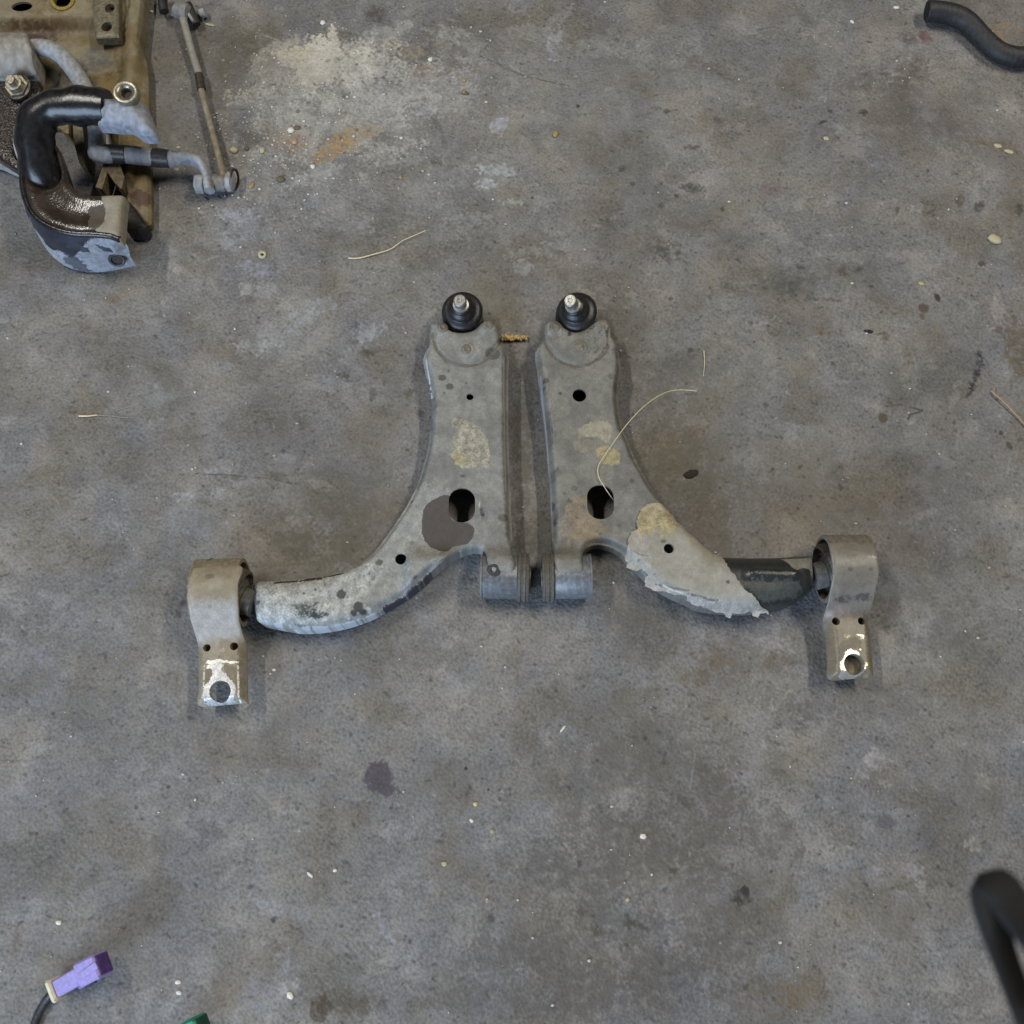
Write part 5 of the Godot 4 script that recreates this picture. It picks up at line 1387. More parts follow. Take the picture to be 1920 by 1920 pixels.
	part(t, "rubber_bush", pipe([-561.6, 30, -486.8, -527.9, 30, -486.8, -505, 30, -492.1], 0.017), stuff(rgb(30, 29, 28), rgb(50, 48, 44), 0.5, 0.0, 30.0, 0.02))
	var bolt := part(t, "bolt", lathe([0, 12, 4.4, 12, 5.0, 11.2, 5.0, 6, 8.6, 6, 9.2, 5.4, 9.2, 0, 12, 0, 12, -2.4], Vector3([-513.7, 38, -448.8][0], 38, [-513.7, 38, -448.8][2]) * 0.001, Vector3(-0.05, 1, 0.12), 6), steel)
	part(bolt, "washer", lathe([4, -1.5, 14, -2.2, 14.4, -3.4, 14, -5], Vector3([-513.7, 38, -448.8][0], 38, [-513.7, 38, -448.8][2]) * 0.001, Vector3(-0.05, 1, 0.12), 28), stuff(rgb(40, 36, 32), rgb(60, 54, 48), 0.3, 0.4))
	part(t, "oily_web", sheet(straight2(plan([-571.7, -464.8, -499, -466.1, -495.1, -452.9, -501.3, -439.8, -507.2, -425.5, -510.9, -402.3, -510.3, -380.7, -500, -352.4, -561.5, -393.4]), 0.005), [], func(_q: Vector2, d: float) -> float: return 0.027 - 0.003 * (1.0 - smoothstep(0.0, 0.004, d)), 0.012, 0.0, 0.006, [0.002], Rect2(0, 0, 1, 1)), stuff(rgb(36, 29, 26), rgb(62, 52, 46), 0.25, 0.1, 26.0, 0.05))
	part(t, "dusty_flange", sheet(straight2(plan([-570.9, -403.5, -536.6, -398.4, -523.6, -384.2, -509.9, -365, -515.2, -362.5, -533, -371.4, -567.4, -379.1]), 0.004), [], func(_q: Vector2, _d: float) -> float: return 0.012, 0.004, 0.0, 0.006, [], Rect2(0, 0, 1, 1)), grey)
	# the anti-roll bar: out of the bush, under the black tube, round an elbow to a flattened eye
	var bar_mat := stuff(rgb(132, 135, 142), rgb(160, 162, 166), 0.7, 0.0, 36.0, 0.015)
	var bar := part(t, "anti_roll_bar", pipe([-513.6, 34, -494.2, -502.9, 36, -496.5, -488.4, 38, -494.8, -472.9, 38, -486.9, -457.8, 36, -470, -446, 34, -451.9, -435.7, 34, -429.2, -426.1, 36, -398.9, -423.1, 36, -381.2, -420.2, 40, -368.4], 0.0086), bar_mat)
	var path := curve3(space([-420, 40, -366.5, -412.3, 40, -365.2, -394.8, 38, -366.6, -369.1, 34, -366.3, -353, 30, -366.5, -341.2, 28, -368.6, -332.7, 26, -369.9, -325.5, 24, -368.8, -319.1, 22, -364.5, -314.7, 20, -356.4, -312.3, 18, -347.1, -310.5, 16, -338.4]), 0.003)
	flat_end(bar, path, bar_mat)
	part(bar, "elbow", lathe([0, -9.2, 4.6, -8, 8, -4.6, 9.2, 0, 8, 4.6, 4.6, 8, 0, 9.2], Vector3([-420, 40, -366.5][0], 40, [-420, 40, -366.5][2]) * 0.001, Vector3.UP, 24), bar_mat)
	for q in [[-401.6, 38.6, -366.2], [-360.3, 32.6, -366]]:
		var c := Vector3(q[0], q[1], q[2]) * 0.001
		var along := Vector3(1, -0.06, 0.05).normalized()
		part(bar, "bare_paint_patch", tube(PackedVector3Array([c - along * 0.0105, c - along * 0.009, c, c + along * 0.009, c + along * 0.0105]), func(f: float) -> float: return 0.0097 - 0.0008 * absf(f - 0.5) * 2.0, 20), stuff(rgb(50, 50, 54), rgb(70, 68, 70), 0.38, 0.0, 20.0, 0.015))
	part(bar, "nut", lathe([0, -4.6, 9.4, -4.6, 10.4, -3.6, 10.4, 3.6, 9.4, 4.6, 0, 4.6], Vector3([-320.2, 17, -346.5][0], 17, [-320.2, 17, -346.5][2]) * 0.001, Vector3(1, 0.05, 0.1), 6), grey)
	# drop link
	var floor_dust := stuff(rgb(124, 116, 100), rgb(150, 140, 122), 0.7, 0.0, 50.0, 0.02)
	var link := part(t, "drop_link", pipe([-294.1, 15, -342.8, -301.2, 14, -366.8, -313.1, 12, -406.6, -325.6, 11, -446.7, -331.5, 10, -466.7], 0.0034, 16), floor_dust)
	part(link, "link_rod", pipe([-334.5, 10, -482.9, -343.4, 10, -508, -351, 11, -532.5, -357.5, 13, -554.4], 0.0040, 16), stuff(rgb(128, 128, 122), rgb(150, 148, 140), 0.7))
	part(link, "bare_band", pipe([-330.7, 10.3, -465.2, -332.4, 10.3, -471.9, -335.1, 10.3, -484], 0.0047, 16), stuff(rgb(52, 48, 40), rgb(66, 60, 50), 0.5))
	part(link, "lower_joint", lathe([0, -8, 7, -8, 8.6, -6, 8.6, 6, 7.4, 8, 0, 8], Vector3([-302.6, 12, -349.8][0], 13, [-302.6, 12, -349.8][2]) * 0.001, Vector3(1, 0.03, 0.1), 28), stuff(rgb(104, 102, 100), rgb(132, 128, 124), 0.6, 0.2))
	part(link, "end_plate", lathe([0, -3.4, 9.4, -3.4, 10.2, -2.4, 9.2, 1.6, 5.5, 3.4, 0, 3.8], Vector3([-290.3, 13, -351][0], 13, [-290.3, 13, -351][2]) * 0.001, Vector3(1, 0.1, 0.12), 28), grey)
	part(link, "rubber_lip", lathe([8.6, -1, 11, -1.2, 11, 0.6, 8.6, 0.6], Vector3([-287.3, 11, -355.5][0], 11, [-287.3, 11, -355.5][2]) * 0.001, Vector3(1, 0.1, 0.16), 28), stuff(rgb(52, 38, 32), rgb(70, 56, 48), 0.6))
	part(link, "upper_joint", lathe([0, -9, 7, -8.4, 9.4, -5, 9.4, 5, 7.6, 8.6, 0, 9.2], Vector3([-359.3, 13, -562.7][0], 13, [-359.3, 13, -562.7][2]) * 0.001, Vector3(1, 0.2, 0.3), 28), stuff(rgb(120, 120, 122), rgb(146, 146, 148), 0.65))
	part(link, "threaded_end", pipe([-380.1, 9, -566.3, -382.3, 10, -575.2, -382.5, 11, -587.1], 0.0052, 12), stuff(rgb(30, 30, 36), rgb(48, 48, 52), 0.5))
	part(link, "rubber_gaiter", pipe([-354.5, 11, -574.3, -349.2, 10, -562.6, -343.5, 8, -550.3], 0.0046, 12), stuff(rgb(46, 36, 34), rgb(62, 52, 48), 0.6))
	part(link, "link_washer", lathe([0, -1.4, 6.4, -1.4, 6.8, 0, 6.4, 1.4, 0, 1.6], Vector3([-348.7, 10, -557][0], 10, [-348.7, 10, -557][2]) * 0.001, Vector3(1, 0.3, -0.5), 20), grey)
	part(link, "link_nut", lathe([0, -3.4, 5.4, -3.4, 5.8, 2.6, 0, 3.0], Vector3([-338.1, 7, -566.6][0], 7, [-338.1, 7, -566.6][2]) * 0.001, Vector3(1, 0.2, -0.2), 6), grey)
	# black mount: a bent tube with a dusty fork end, running down into an oily cup
	var mount := part(t, "bent_tube", tube(curve3(space([-462.9, 34, -325.5, -467, 50, -335.6, -469.4, 62, -350.5, -468.9, 72, -364.1, -462.9, 80, -377.7, -449.2, 84, -386.3, -429.2, 86, -387.2, -410, 86, -387.2, -394.2, 86, -385.4]), 0.004), func(f: float) -> float: return lerpf(0.0206, 0.0178, smoothstep(0.1, 0.55, f)) + 0.0011 * sin(f * 17.0) + 0.0008 * sin(f * 41.0), 32), black)
	var fork := curve2(plan([-399.6, -390.6, -385.8, -390.6, -373.1, -394.6, -357.7, -387.7, -351.3, -375.7, -346.5, -364, -343.5, -355.2, -348.6, -352.5, -357.4, -353.1, -364.5, -358.2, -371.3, -361.6, -384, -361.9, -392.4, -363.1, -400.2, -363.8, -395.4, -368.9, -400.6, -374.2, -396.5, -381]), true, 0.003)
	var fc := plan([-378.8, -380.6])[0]
	part(mount, "fork_end", sheet(fork, [], func(q: Vector2, d: float) -> float: return 0.089 + 0.017 * sqrt(clampf(d / 0.017, 0.0, 1.0)) - 0.10 * maxf(0.0, q.x - fc.x - 0.01), -1.0, 0.012, 0.004, [0.001, 0.0025, 0.0045], Rect2(0, 0, 1, 1)), stuff(rgb(124, 130, 142), rgb(150, 154, 164), 0.6, 0.0, 40.0, 0.02))
	part(mount, "threaded_collar", lathe([0, -4, 5.2, -4, 5.2, 5.6, 7.0, 7.6, 9.6, 8.4, 11.4, 8, 12.2, 6.4, 12.2, 1, 11, -2], Vector3([-368.9, 102, -386.5][0], 102, [-368.9, 102, -386.5][2]) * 0.001, Vector3(0.06, 1, 0.12), 36), steel)
	part(mount, "collar_dark_disc", lathe([0, 1, 5.1, 1, 5.1, -3], Vector3([-368.9, 102, -386.5][0], 102, [-368.9, 102, -386.5][2]) * 0.001, Vector3(0.06, 1, 0.12), 24), stuff(rgb(30, 22, 16), rgb(44, 32, 24), 0.6))  # dark disc painting the shade inside the collar
	part(mount, "pale_rim_line", pipe([-472, 90, -389.7, -476.7, 88, -382.7, -481.4, 84, -373.6, -485.6, 78, -364.6, -488.9, 70, -358.3, -490.7, 60, -353.2, -489.4, 50, -345.4], 0.0014, 8), stuff(rgb(140, 136, 128), rgb(168, 164, 154), 0.8))  # pale bead along the tube's left rim
	var cup_out := curve2(plan([-474.1, -363.6, -479.5, -340.5, -477.9, -319.5, -472.6, -298.2, -464.4, -283, -453.3, -272.5, -436.4, -264.4, -419.6, -260.3, -403.6, -259.7, -386.5, -258, -377.5, -254.6, -376.4, -263.8, -376.9, -278.9, -377.2, -291.7, -377.7, -302.3, -388.7, -303.5, -402.2, -302.9, -416.3, -304.1, -425.1, -308.8, -432.9, -317.8, -440.2, -335.7, -447.5, -352.6, -455.1, -363.6]), true, 0.003)
	var c_rect := plan_rect(cup_out)
	var cp := Paint.new(c_rect, 2.4, soft_noise, grain_noise)
	cp.base(rgb(48, 40, 34), rgb(62, 53, 46), 0.2, 0.2)
	for i in cp.w * cp.h:
		cp.c[i * 4 + 3] = 0
	cp.spots(111, 120, Rect2(-520, -420, 130, 110), 0.4, 1.4, rgb(112, 104, 88), 0.5)
	cp.poly(curve2(plan([-398.3, -305.9, -375.5, -305.9, -373, -281.2, -373.3, -263.8, -370.1, -252.3, -381, -254.6, -396.5, -260.3, -401, -263.8, -395.5, -269.6, -394.1, -281.2, -396.9, -292.9]), true, 0.003), rgb(142, 134, 118), 0.95, 0.8, false, 0.15)
	cp.poly(curve2(plan([-408.9, -289.4, -396.7, -290.6, -394.6, -281.2, -395.5, -269.6, -400.1, -264.9, -408, -266.7, -409.1, -281.2]), true, 0.003), rgb(84, 77, 66), 0.7, 2.0, false, 0.2)
	var cup_mid := plan([-461.7, -340.5])[0]
	var cup_h := func(q: Vector2, d: float) -> float:
		var y := 0.066 - 0.006 + sqrt(maxf(0.000036 - pow(maxf(0.006 - d, 0.0), 2.0), 0.0))
		y -= 0.0022 * smoothstep(0.008, 0.018, d)
		return y - 0.022 * (1.0 - smoothstep(0.3, 1.0, q.distance_to(cup_mid) / 0.036)) * smoothstep(0.0, 0.012, d)
	var cup := part(t, "oily_cup", sheet(cup_out, [], cup_h, 0.05, 0.0, 0.0045, [0.001, 0.0022, 0.0036, 0.0055, 0.009], metres(c_rect)), painted(cp, 0.7, false, 0.05, 0.2))
	var rim := curve3(space([-481, 62, -330, -478.7, 62, -316.2, -473.5, 62, -299.6, -466, 62, -285.5, -455.3, 62, -274.3, -438.2, 62, -265.6, -421.3, 62, -261.6, -405.3, 62, -261, -388.1, 62, -259.2, -377.9, 62, -255.2]), 0.004)
	part(cup, "rim_bead", tube(rim, func(_f: float) -> float: return 0.0032, 14), black)
	# hanging skirt with a pale tide of road dust along its lower half
	var low := curve3(space([-494.6, 34, -337.7, -492.4, 26, -318.3, -487.7, 20, -302.5, -479.1, 12, -284.1, -468.2, 8, -269.4, -455.9, 6, -259.7, -442.7, 5, -254.2, -427.7, 4, -252.3, -411.6, 4, -252.9, -397.8, 4, -255.9, -381.6, 6, -258.4]), 0.004)
	var up2 := PackedVector3Array()
	var lo2 := PackedVector3Array()
	for i in 44:
		up2.append(rim[int(i / 43.0 * (rim.size() - 1))])
		lo2.append(low[int(i / 43.0 * (low.size() - 1))])
	var sp := Paint.new(Rect2(0, 0, 150, 60), 3.0, soft_noise, grain_noise)
	sp.base(rgb(34, 36, 46), rgb(44, 46, 56), 0.2, 0.2)
	for i in sp.w * sp.h:
		sp.c[i * 4 + 3] = 0
	sp.poly(curve2(plan([0, 30, 18, 24, 30, 14, 40, 18, 52, 38, 70, 46, 84, 34, 92, 40, 100, 30, 112, 12, 124, 4, 150, 2, 150, 62, 0, 62]), true, 0.004), rgb(146, 147, 152), 0.95, 2.5, false, 0.3)
	sp.poly(plan([46, 12, 52, 14, 62, 40, 58, 44]), rgb(150, 152, 160), 0.9, 1.0, false, 0.3)
	sp.poly(plan([40, 8, 46, 8, 60, 44, 56, 46, 48, 30]), rgb(40, 42, 52), 0.9, 1.2, false, 0.3)
	sp.poly(plan([92, 34, 100, 40, 110, 60, 96, 62, 84, 50]), rgb(56, 58, 66), 0.7, 3.0, false, 0.3)
	sp.poly(plan([96, 8, 112, 14, 118, 24, 104, 20, 92, 18]), rgb(46, 48, 58), 0.85, 2.0, false, 0.3)
	sp.poly(plan([122, 10, 136, 16, 140, 24, 130, 22]), rgb(46, 48, 58), 0.85, 1.2, false, 0.3)
	part(cup, "skirt", skin(up2, lo2, 0.004, 9), painted(sp, 0.75, false, 0.02, 0.28))
	var tab_at := Vector3([-393.3, 26, -257.9][0], 26, [-393.3, 26, -257.9][2]) * 0.001
	part(cup, "slot_eye", lathe([0, -0.5, 5.4, -0.5, 5.6, 1.6, 7.2, 1.8, 8.4, 0.6], tab_at + Vector3(0, 0, 0.004), Vector3(0.15, 0.42, 1.0), 30), stuff(rgb(50, 48, 56), rgb(72, 70, 78), 0.5))
	part(cup, "eye_dark_disc", lathe([0, 0.4, 4.6, 0.4, 4.7, -0.4], tab_at + Vector3(0, 0, 0.004), Vector3(0.15, 0.42, 1.0), 24), stuff(rgb(34, 24, 22), rgb(46, 34, 30), 0.6))  # disc whose dark colour stands for the shade in the eye
	part(t, "brace", sheet(straight2(plan([-473.9, -420.7, -459.3, -419.4, -455.4, -395, -462.3, -397.5]), 0.004), [], func(_q: Vector2, _d: float) -> float: return 0.0315, 0.012, 0.0, 0.006, [], Rect2(0, 0, 1, 1)), rust)
	part(t, "brace", sheet(straight2(plan([-454.4, -420.7, -446, -419.4, -437.5, -383.5, -434.3, -354.4, -440.5, -360.7, -448.5, -383.5]), 0.004), [], func(_q: Vector2, _d: float) -> float: return 0.0325, 0.012, 0.0, 0.006, [], Rect2(0, 0, 1, 1)), stuff(rgb(104, 100, 84), rgb(126, 120, 100), 0.7))
	part(t, "clip_tongue", sheet(straight2(plan([-415.7, -361.9, -401.8, -364.4, -393.2, -344.3, -395, -330.7, -402.3, -338.1, -411.3, -350.6, -414.6, -330.7, -421.4, -333.2]), 0.004), [], func(_q: Vector2, _d: float) -> float: return 0.031, 0.008, 0.0, 0.006, [], Rect2(0, 0, 1, 1)), stuff(rgb(92, 82, 62), rgb(114, 102, 78), 0.7))
	part(t, "shade_pad", sheet(curve2(plan([-392.7, -322, -384.7, -317.1, -374.8, -303.6, -368.5, -293.9, -373.3, -289.1, -385.1, -289.1, -392, -293.9, -394.2, -304.9]), true, 0.004), [], func(_q: Vector2, d: float) -> float: return 0.027 - 0.004 * (1.0 - smoothstep(0.0, 0.004, d)), 0.004, 0.0, 0.005, [0.002], Rect2(0, 0, 1, 1)), stuff(rgb(26, 24, 24), rgb(42, 38, 36), 0.6))  # dark piece put in for the plate's shade on the panel


func flat_end(bar: Node3D, path: PackedVector3Array, mat: Material) -> void:
	# the round bar is forged flat towards the eye, standing on edge
	var m := Mesher.new()
	var k := path.size()
	var rows := []
	for i in k:
		var f := float(i) / (k - 1)
		var dir := (path[mini(i + 1, k - 1)] - path[maxi(i - 1, 0)]).normalized()
		var right := dir.cross(Vector3.UP).normalized()
		var up := right.cross(dir).normalized()
		var s := smoothstep(0.42, 0.66, f)
		var a := lerpf(0.0092, 0.0052, s)
		var b := lerpf(0.0088, 0.0096, s)
		var row := PackedInt32Array()
		for j in 21:
			var w := TAU * j / 20
			row.append(m.vert(path[i] + right * cos(w) * a + up * sin(w) * b, (right * cos(w) / a + up * sin(w) / b).normalized(), Vector2(j / 20.0, f * 3.0)))
		rows.append(row)
	for i in k - 1:
		for j in 20:
			m.quad(rows[i][j], rows[i][j + 1], rows[i + 1][j + 1], rows[i + 1][j])
	var dir := (path[k - 1] - path[k - 2]).normalized()
	var c := m.vert(path[k - 1], dir)
	for j in 20:
		m.tri(c, m.vert(m.v[rows[k - 1][j]], dir), m.vert(m.v[rows[k - 1][j + 1]], dir))
	part(bar, "bar_end", m.mesh(), mat)


# ------------------------------------------------------------------ hose, plugs, strap, straw, stones
func build_small_things() -> void:
	var hose_rubber := stuff(rgb(28, 28, 30), rgb(46, 45, 46), 0.6, 0.0, 30.0, 0.02)
	var hose := thing("rubber_hose", "black rubber hose with an open cut end, curving off the upper right corner", "hose", 430, -540)
	var hp := curve3(space([451.9, 14, -563.2, 461.7, 14, -562.5, 479.1, 13, -559.2, 493.6, 12, -551.1, 507, 11, -533.9, 520.9, 11, -516, 534.8, 11, -507.8, 553.5, 11, -506.4, 592.6, 11, -518.7]), 0.004)
	part(hose, "hose_wall", tube(hp, func(f: float) -> float: return 0.0108 + 0.0004 * sin(f * 9.0), 28, 1.0, Vector3.UP, false), hose_rubber)
	var inner := PackedVector3Array([hp[0] - (hp[1] - hp[0]).normalized() * 0.0002, hp[1], hp[2], hp[4], hp[7]])
	part(hose, "hose_dark_plug", tube(inner, func(_f: float) -> float: return 0.0088, 24, 1.0, Vector3.UP, true), stuff(rgb(10, 10, 11), rgb(16, 16, 17), 0.8, 0.0, 30.0, 0.0))  # closed near-black plug in place of the shaded inside
	var ax := (hp[0] - hp[1]).normalized()
	part(hose, "cut_end", lathe([8.6, -1.0, 8.7, 0.5, 9.4, 0.9, 10.4, 0.7, 10.9, -0.4], hp[0], ax, 28), hose_rubber)
	# purple plug with its cream collar and black cable
	var plug := thing("cable_plug", "purple plastic cable plug with a cream collar and black cable", "cable plug", -400, 350)
	var violet := stuff(rgb(136, 122, 182), rgb(152, 139, 198), 0.45, 0.0, 30.0, 0.01)
	var a := Vector3([-377, 11, 415.2][0], 11, [-377, 11, 415.2][2]) * 0.001
	var b := Vector3([-353.5, 20, 402.5][0], 20, [-353.5, 20, 402.5][2]) * 0.001
	var c := Vector3([-336.7, 27, 394.6][0], 27, [-336.7, 27, 394.6][2]) * 0.001
	var body := part(plug, "plug_body", block(a, b, 0.0142, 0.0142, 0.0012), violet)
	part(body, "plug_head", block(b - (c - b).normalized() * 0.003, c, 0.0196, 0.0180, 0.0016), violet)
	part(body, "plug_face", block(c - (c - b).normalized() * 0.001, c + (c - b).normalized() * 0.0012, 0.0162, 0.0150, 0.0006), stuff(rgb(72, 48, 112), rgb(88, 62, 130), 0.6))
	part(body, "plug_ridge", block(b.lerp(c, 0.0) + Vector3(0.001, 0.0098, 0.001), c + Vector3(-0.002, 0.0092, 0.0), 0.006, 0.0016, 0.0004), violet)
	var lat := Vector3([-353.3, 16, 410.8][0], 16, [-353.3, 16, 410.8][2]) * 0.001
	part(body, "latch", block(lat - Vector3(0.006, 0.002, -0.003), lat + Vector3(0.004, 0.002, -0.0025), 0.0052, 0.006, 0.0008), stuff(rgb(118, 100, 168), rgb(132, 114, 182), 0.45))
	part(body, "latch_pin", block(lat + Vector3(0.0045, 0.001, 0.0005), lat + Vector3(0.0085, 0.002, -0.0018), 0.003, 0.003, 0.0005), stuff(rgb(24, 20, 28), rgb(36, 30, 40), 0.5))
	var d := (a - b).normalized()
	part(plug, "collar", block(a + d * 0.0006, a + d * 0.0062, 0.0190, 0.0170, 0.0016), stuff(rgb(196, 188, 158), rgb(214, 206, 178), 0.6))
	part(plug, "cable", pipe([-381, 9, 418, -386.6, 7, 422.8, -391.9, 5, 430.4, -395.7, 4, 438.7, -398.1, 4, 448.5, -400.8, 4, 468.5], 0.0034, 14), stuff(rgb(40, 40, 44), rgb(58, 56, 58), 0.5, 0.0, 20.0, 0.02))
	var plug2 := thing("cable_plug", "green plastic cable plug cut off by the bottom edge", "cable plug", -300, 420)
	var green := stuff(rgb(22, 116, 92), rgb(30, 132, 106), 0.45, 0.0, 30.0, 0.01)
	var ga := Vector3([-276.2, 14, 458.6][0], 14, [-276.2, 14, 458.6][2]) * 0.001
	var gb := Vector3([-262, 24, 447.2][0], 24, [-262, 24, 447.2][2]) * 0.001
	var gc := Vector3([-249.5, 30, 441.4][0], 30, [-249.5, 30, 441.4][2]) * 0.001
	var gbody := part(plug2, "plug_body", block(ga, gb, 0.0142, 0.0142, 0.0012), green)
	part(gbody, "plug_head", block(gb - (gc - gb).normalized() * 0.002, gc, 0.0190, 0.0180, 0.0016), green)
	part(gbody, "plug_face", block(gc - (gc - gb).normalized() * 0.001, gc + (gc - gb).normalized() * 0.0010, 0.0160, 0.0150, 0.0006), stuff(rgb(10, 62, 50), rgb(16, 74, 60), 0.6))
	for o in [plug, plug2]:
		o.set_meta("group", "cable plugs lying at the bottom edge")
	# the camera's own wrist strap, hanging into the corner of the view
	var web := stuff(rgb(16, 15, 15), rgb(26, 24, 23), 0.85, 0.0, 6.0, 0.02)
	var sp := curve3(space([137.2, 678.2, 355.7, 136.4, 669.4, 342.9, 134.9, 662.9, 329.5, 135.3, 656.5, 322.6, 135.5, 649, 312.5, 134.6, 646.5, 303, 134.4, 646, 297.6, 135.4, 646.7, 295.3, 136.5, 649.6, 296, 138, 650.9, 298.7, 139.8, 655.5, 304.4, 141.1, 664, 311.2, 143.5, 673.8, 320.2, 144.8, 685.9, 328.8]), 0.003)
	single("wrist_strap", tube(sp, func(f: float) -> float: return 0.0049 + 0.0014 * exp(-pow((f - 0.55) / 0.1, 2.0)), 18, 0.7, Vector3(0.5, 0.8, 0.3)), web, "black wrist strap loop hanging blurred and close in the lower right corner", "strap")
	# straw, twigs and a catkin
	var straw := stuff(rgb(208, 192, 146), rgb(228, 214, 172), 0.6, 0.0, 30.0, 0.0)
	stalk("straw", [-167.4, 1, -269.8, -157, 1.5, -269.5, -141.8, 2, -273.5, -125.6, 2, -279, -115.9, 2.5, -286, -111.1, 3, -289.4, -101.3, 3, -294.3, -88.8, 4, -299.9], 0.75, 0.35, straw, "pale straw with a bend, lying alone above the left ball joint")
	stalk("straw", [180.9, 5, -122, 166.8, 8, -121.9, 154.3, 14, -118.3, 140.7, 24, -109.1, 123.6, 34, -93.1, 108.2, 36, -75.7, 94.7, 36, -57.1, 83.3, 36, -40.3, 79.7, 36, -31.9, 80.5, 36, -23.1, 85.7, 35.5, -13.4, 89.7, 33, -8, 94.4, 24, -5], 0.42, 0.34, straw, "long thin curved straw lying across the right arm into its oval hole")
	stalk("straw", [190.9, 2, -166.6, 190.9, 1.5, -153.6, 189.1, 1.5, -139.3], 0.45, 0.3, straw, "short upright straw right of the right arm's head")
	stalk("straw", [-422.9, 1.6, -97.1, -414.1, 1.6, -97.1, -405.4, 1.4, -98.3], 0.9, 0.6, straw, "short thick straw scrap at the far left of the floor")
	stalk("grass_blade", [-406.4, 1.4, -97.7, -393.4, 1.2, -97.2, -377.7, 1, -95.6, -363.6, 1, -95.1], 0.32, 0.2, stuff(rgb(150, 140, 116), rgb(166, 156, 132), 0.7), "hair-thin dry grass blade trailing from the short thick straw")
	stalk("grass_blade", [-387.7, 1.2, -102.8, -376.2, 1, -106.8, -365, 1, -110.2], 0.3, 0.2, stuff(rgb(150, 144, 130), rgb(166, 160, 146), 0.7), "hair-thin dry grass blade above the short thick straw")
	var twig_mat := stuff(rgb(150, 122, 92), rgb(168, 140, 110), 0.8, 0.0, 20.0, 0.01)
	stalk("twig", [471.4, 2, -123.2, 474.1, 3, -118.9, 480.3, 3.5, -112, 487.7, 3, -103.2, 495, 2.5, -93.9, 503.1, 2, -82.5], 1.0, 0.8, twig_mat, "thin brown forked twig at the right edge")
	part(get_node("twig"), "side_shoot", tube(curve3(space([473.2, 3, -120, 473.2, 4, -124.1, 474.6, 4.5, -128.4]), 0.002), func(f: float) -> float: return lerpf(0.0006, 0.0003, f), 8), twig_mat)
	catkin()
	# flakes and stones big enough to tell apart
	var pale := stuff(rgb(176, 166, 130), rgb(196, 186, 152), 0.8, 0.0, 20.0, 0.02)
	var white := stuff(rgb(206, 202, 192), rgb(226, 222, 212), 0.7, 0.0, 20.0, 0.01)
	var ochre := stuff(rgb(160, 130, 74), rgb(186, 156, 98), 0.8, 0.0, 20.0, 0.02)
	var brown := stuff(rgb(96, 84, 68), rgb(120, 106, 86), 0.85, 0.0, 20.0, 0.02)
	var char_mat := stuff(rgb(36, 33, 32), rgb(54, 49, 46), 0.7, 0.0, 20.0, 0.03)
	# x, z, long, wide, high (mm), turn, material, name, category, label
	rock([496.4, -291.2], 13, 9, 5, 35, pale, "pebble", "large pale rhombic pebble near the right edge")
	rock([46.4, -417.1], 7.5, 5, 4, -70, ochre, "pebble", "ochre pebble up from the right ball joint")
	rock([332.9, -411.9], 6, 4, 2.5, 20, pale, "pebble", "small cream chip between the hose and the middle of the floor")
	rock([-293.7, -396.9], 7.5, 6.5, 5, 10, pale, "pebble", "round cream pebble beside the lower half of the drop link")
	rock([-263.9, -396.9], 6, 5.5, 4, 60, pale, "pebble", "dull cream pebble, second to the right from the drop link")
	rock([-280.4, -399.5], 5, 4.5, 3.5, 60, brown, "pebble", "dull brown pebble between two cream ones beside the drop link")
	rock([-234.9, -421.7], 6.5, 6, 4, 0, white, "pebble", "white round pebble left of the rust stain, upper one")
	rock([-228.3, -425], 5.5, 4.5, 3, 0, brown, "pebble", "grey brown pebble touching the white one left of the rust stain")
	rock([-230.2, -407.3], 5.5, 5, 3.5, 30, stuff(rgb(176, 140, 112), rgb(192, 158, 132), 0.8), "pebble", "pinkish pebble left of the rust stain")
	rock([-209.4, -377.5], 5, 4.5, 3, 80, white, "pebble", "white pebble just under the rust stain")
	rock([-242.1, -362.1], 8, 6, 4.5, 10, brown, "pebble", "brown pebble down and right of the drop link's foot")
	rock([-272.2, -354.4], 7, 4, 3, -50, ochre, "pebble", "ochre splinter just right of the drop link's foot")
	rock([-208, -559.2], 5.5, 5, 3, 0, white, "pebble", "pale round pebble above the white cement splash")
	rock([-88.6, -511.2], 5, 5, 3, 0, white, "pebble", "white pebble at the right end of the cement dust")
	rock([-51, -468.3], 8, 4, 3, 10, brown, "pebble", "brown stub beside the pale pit right of the cement dust")
	rock([-51.8, -484.6], 5, 3.5, 2.5, 40, ochre, "pebble", "small yellow stone above the brown stub")
	rock([-116.8, -364.7], 4, 3, 2.5, 60, ochre, "pebble", "small ochre stone below the right end of the rust stain")
	rock([-117.6, -412.6], 3.4, 2.6, 2, 0, white, "pebble", "small white stone right of the rust stain")
	rock([-51.6, -469], 3, 3, 4, 0, ochre, "pebble", "tiny ochre stone set on the brown stub")
	ring_thing()
	rock([114.7, 295.2], 5.5, 4, 1.6, 10, white, "flake", "bright white chip right of centre, low on the floor")
	rock([45.5, 203.1], 7.5, 1.8, 1.2, -50, white, "flake", "white sliver below the gap between the arms")
	rock([99.6, 347.4], 3.4, 3, 2, 0, stuff(rgb(176, 158, 124), rgb(194, 176, 144), 0.8), "flake", "small tan stone low on the floor, right of centre")
	rock([-58.8, 318.2], 4.4, 3.6, 1.6, 20, pale, "flake", "square cream chip, lowest of four below the left arm")
	rock([-32.4, 268.2], 3.6, 3.2, 1.6, 10, stuff(rgb(206, 190, 120), rgb(222, 206, 140), 0.7), "flake", "square yellow chip, topmost of four below the left arm")
	rock([-35.6, 282.2], 3.6, 2.8, 1.5, 40, white, "flake", "square white chip between the yellow and the greenish ones")
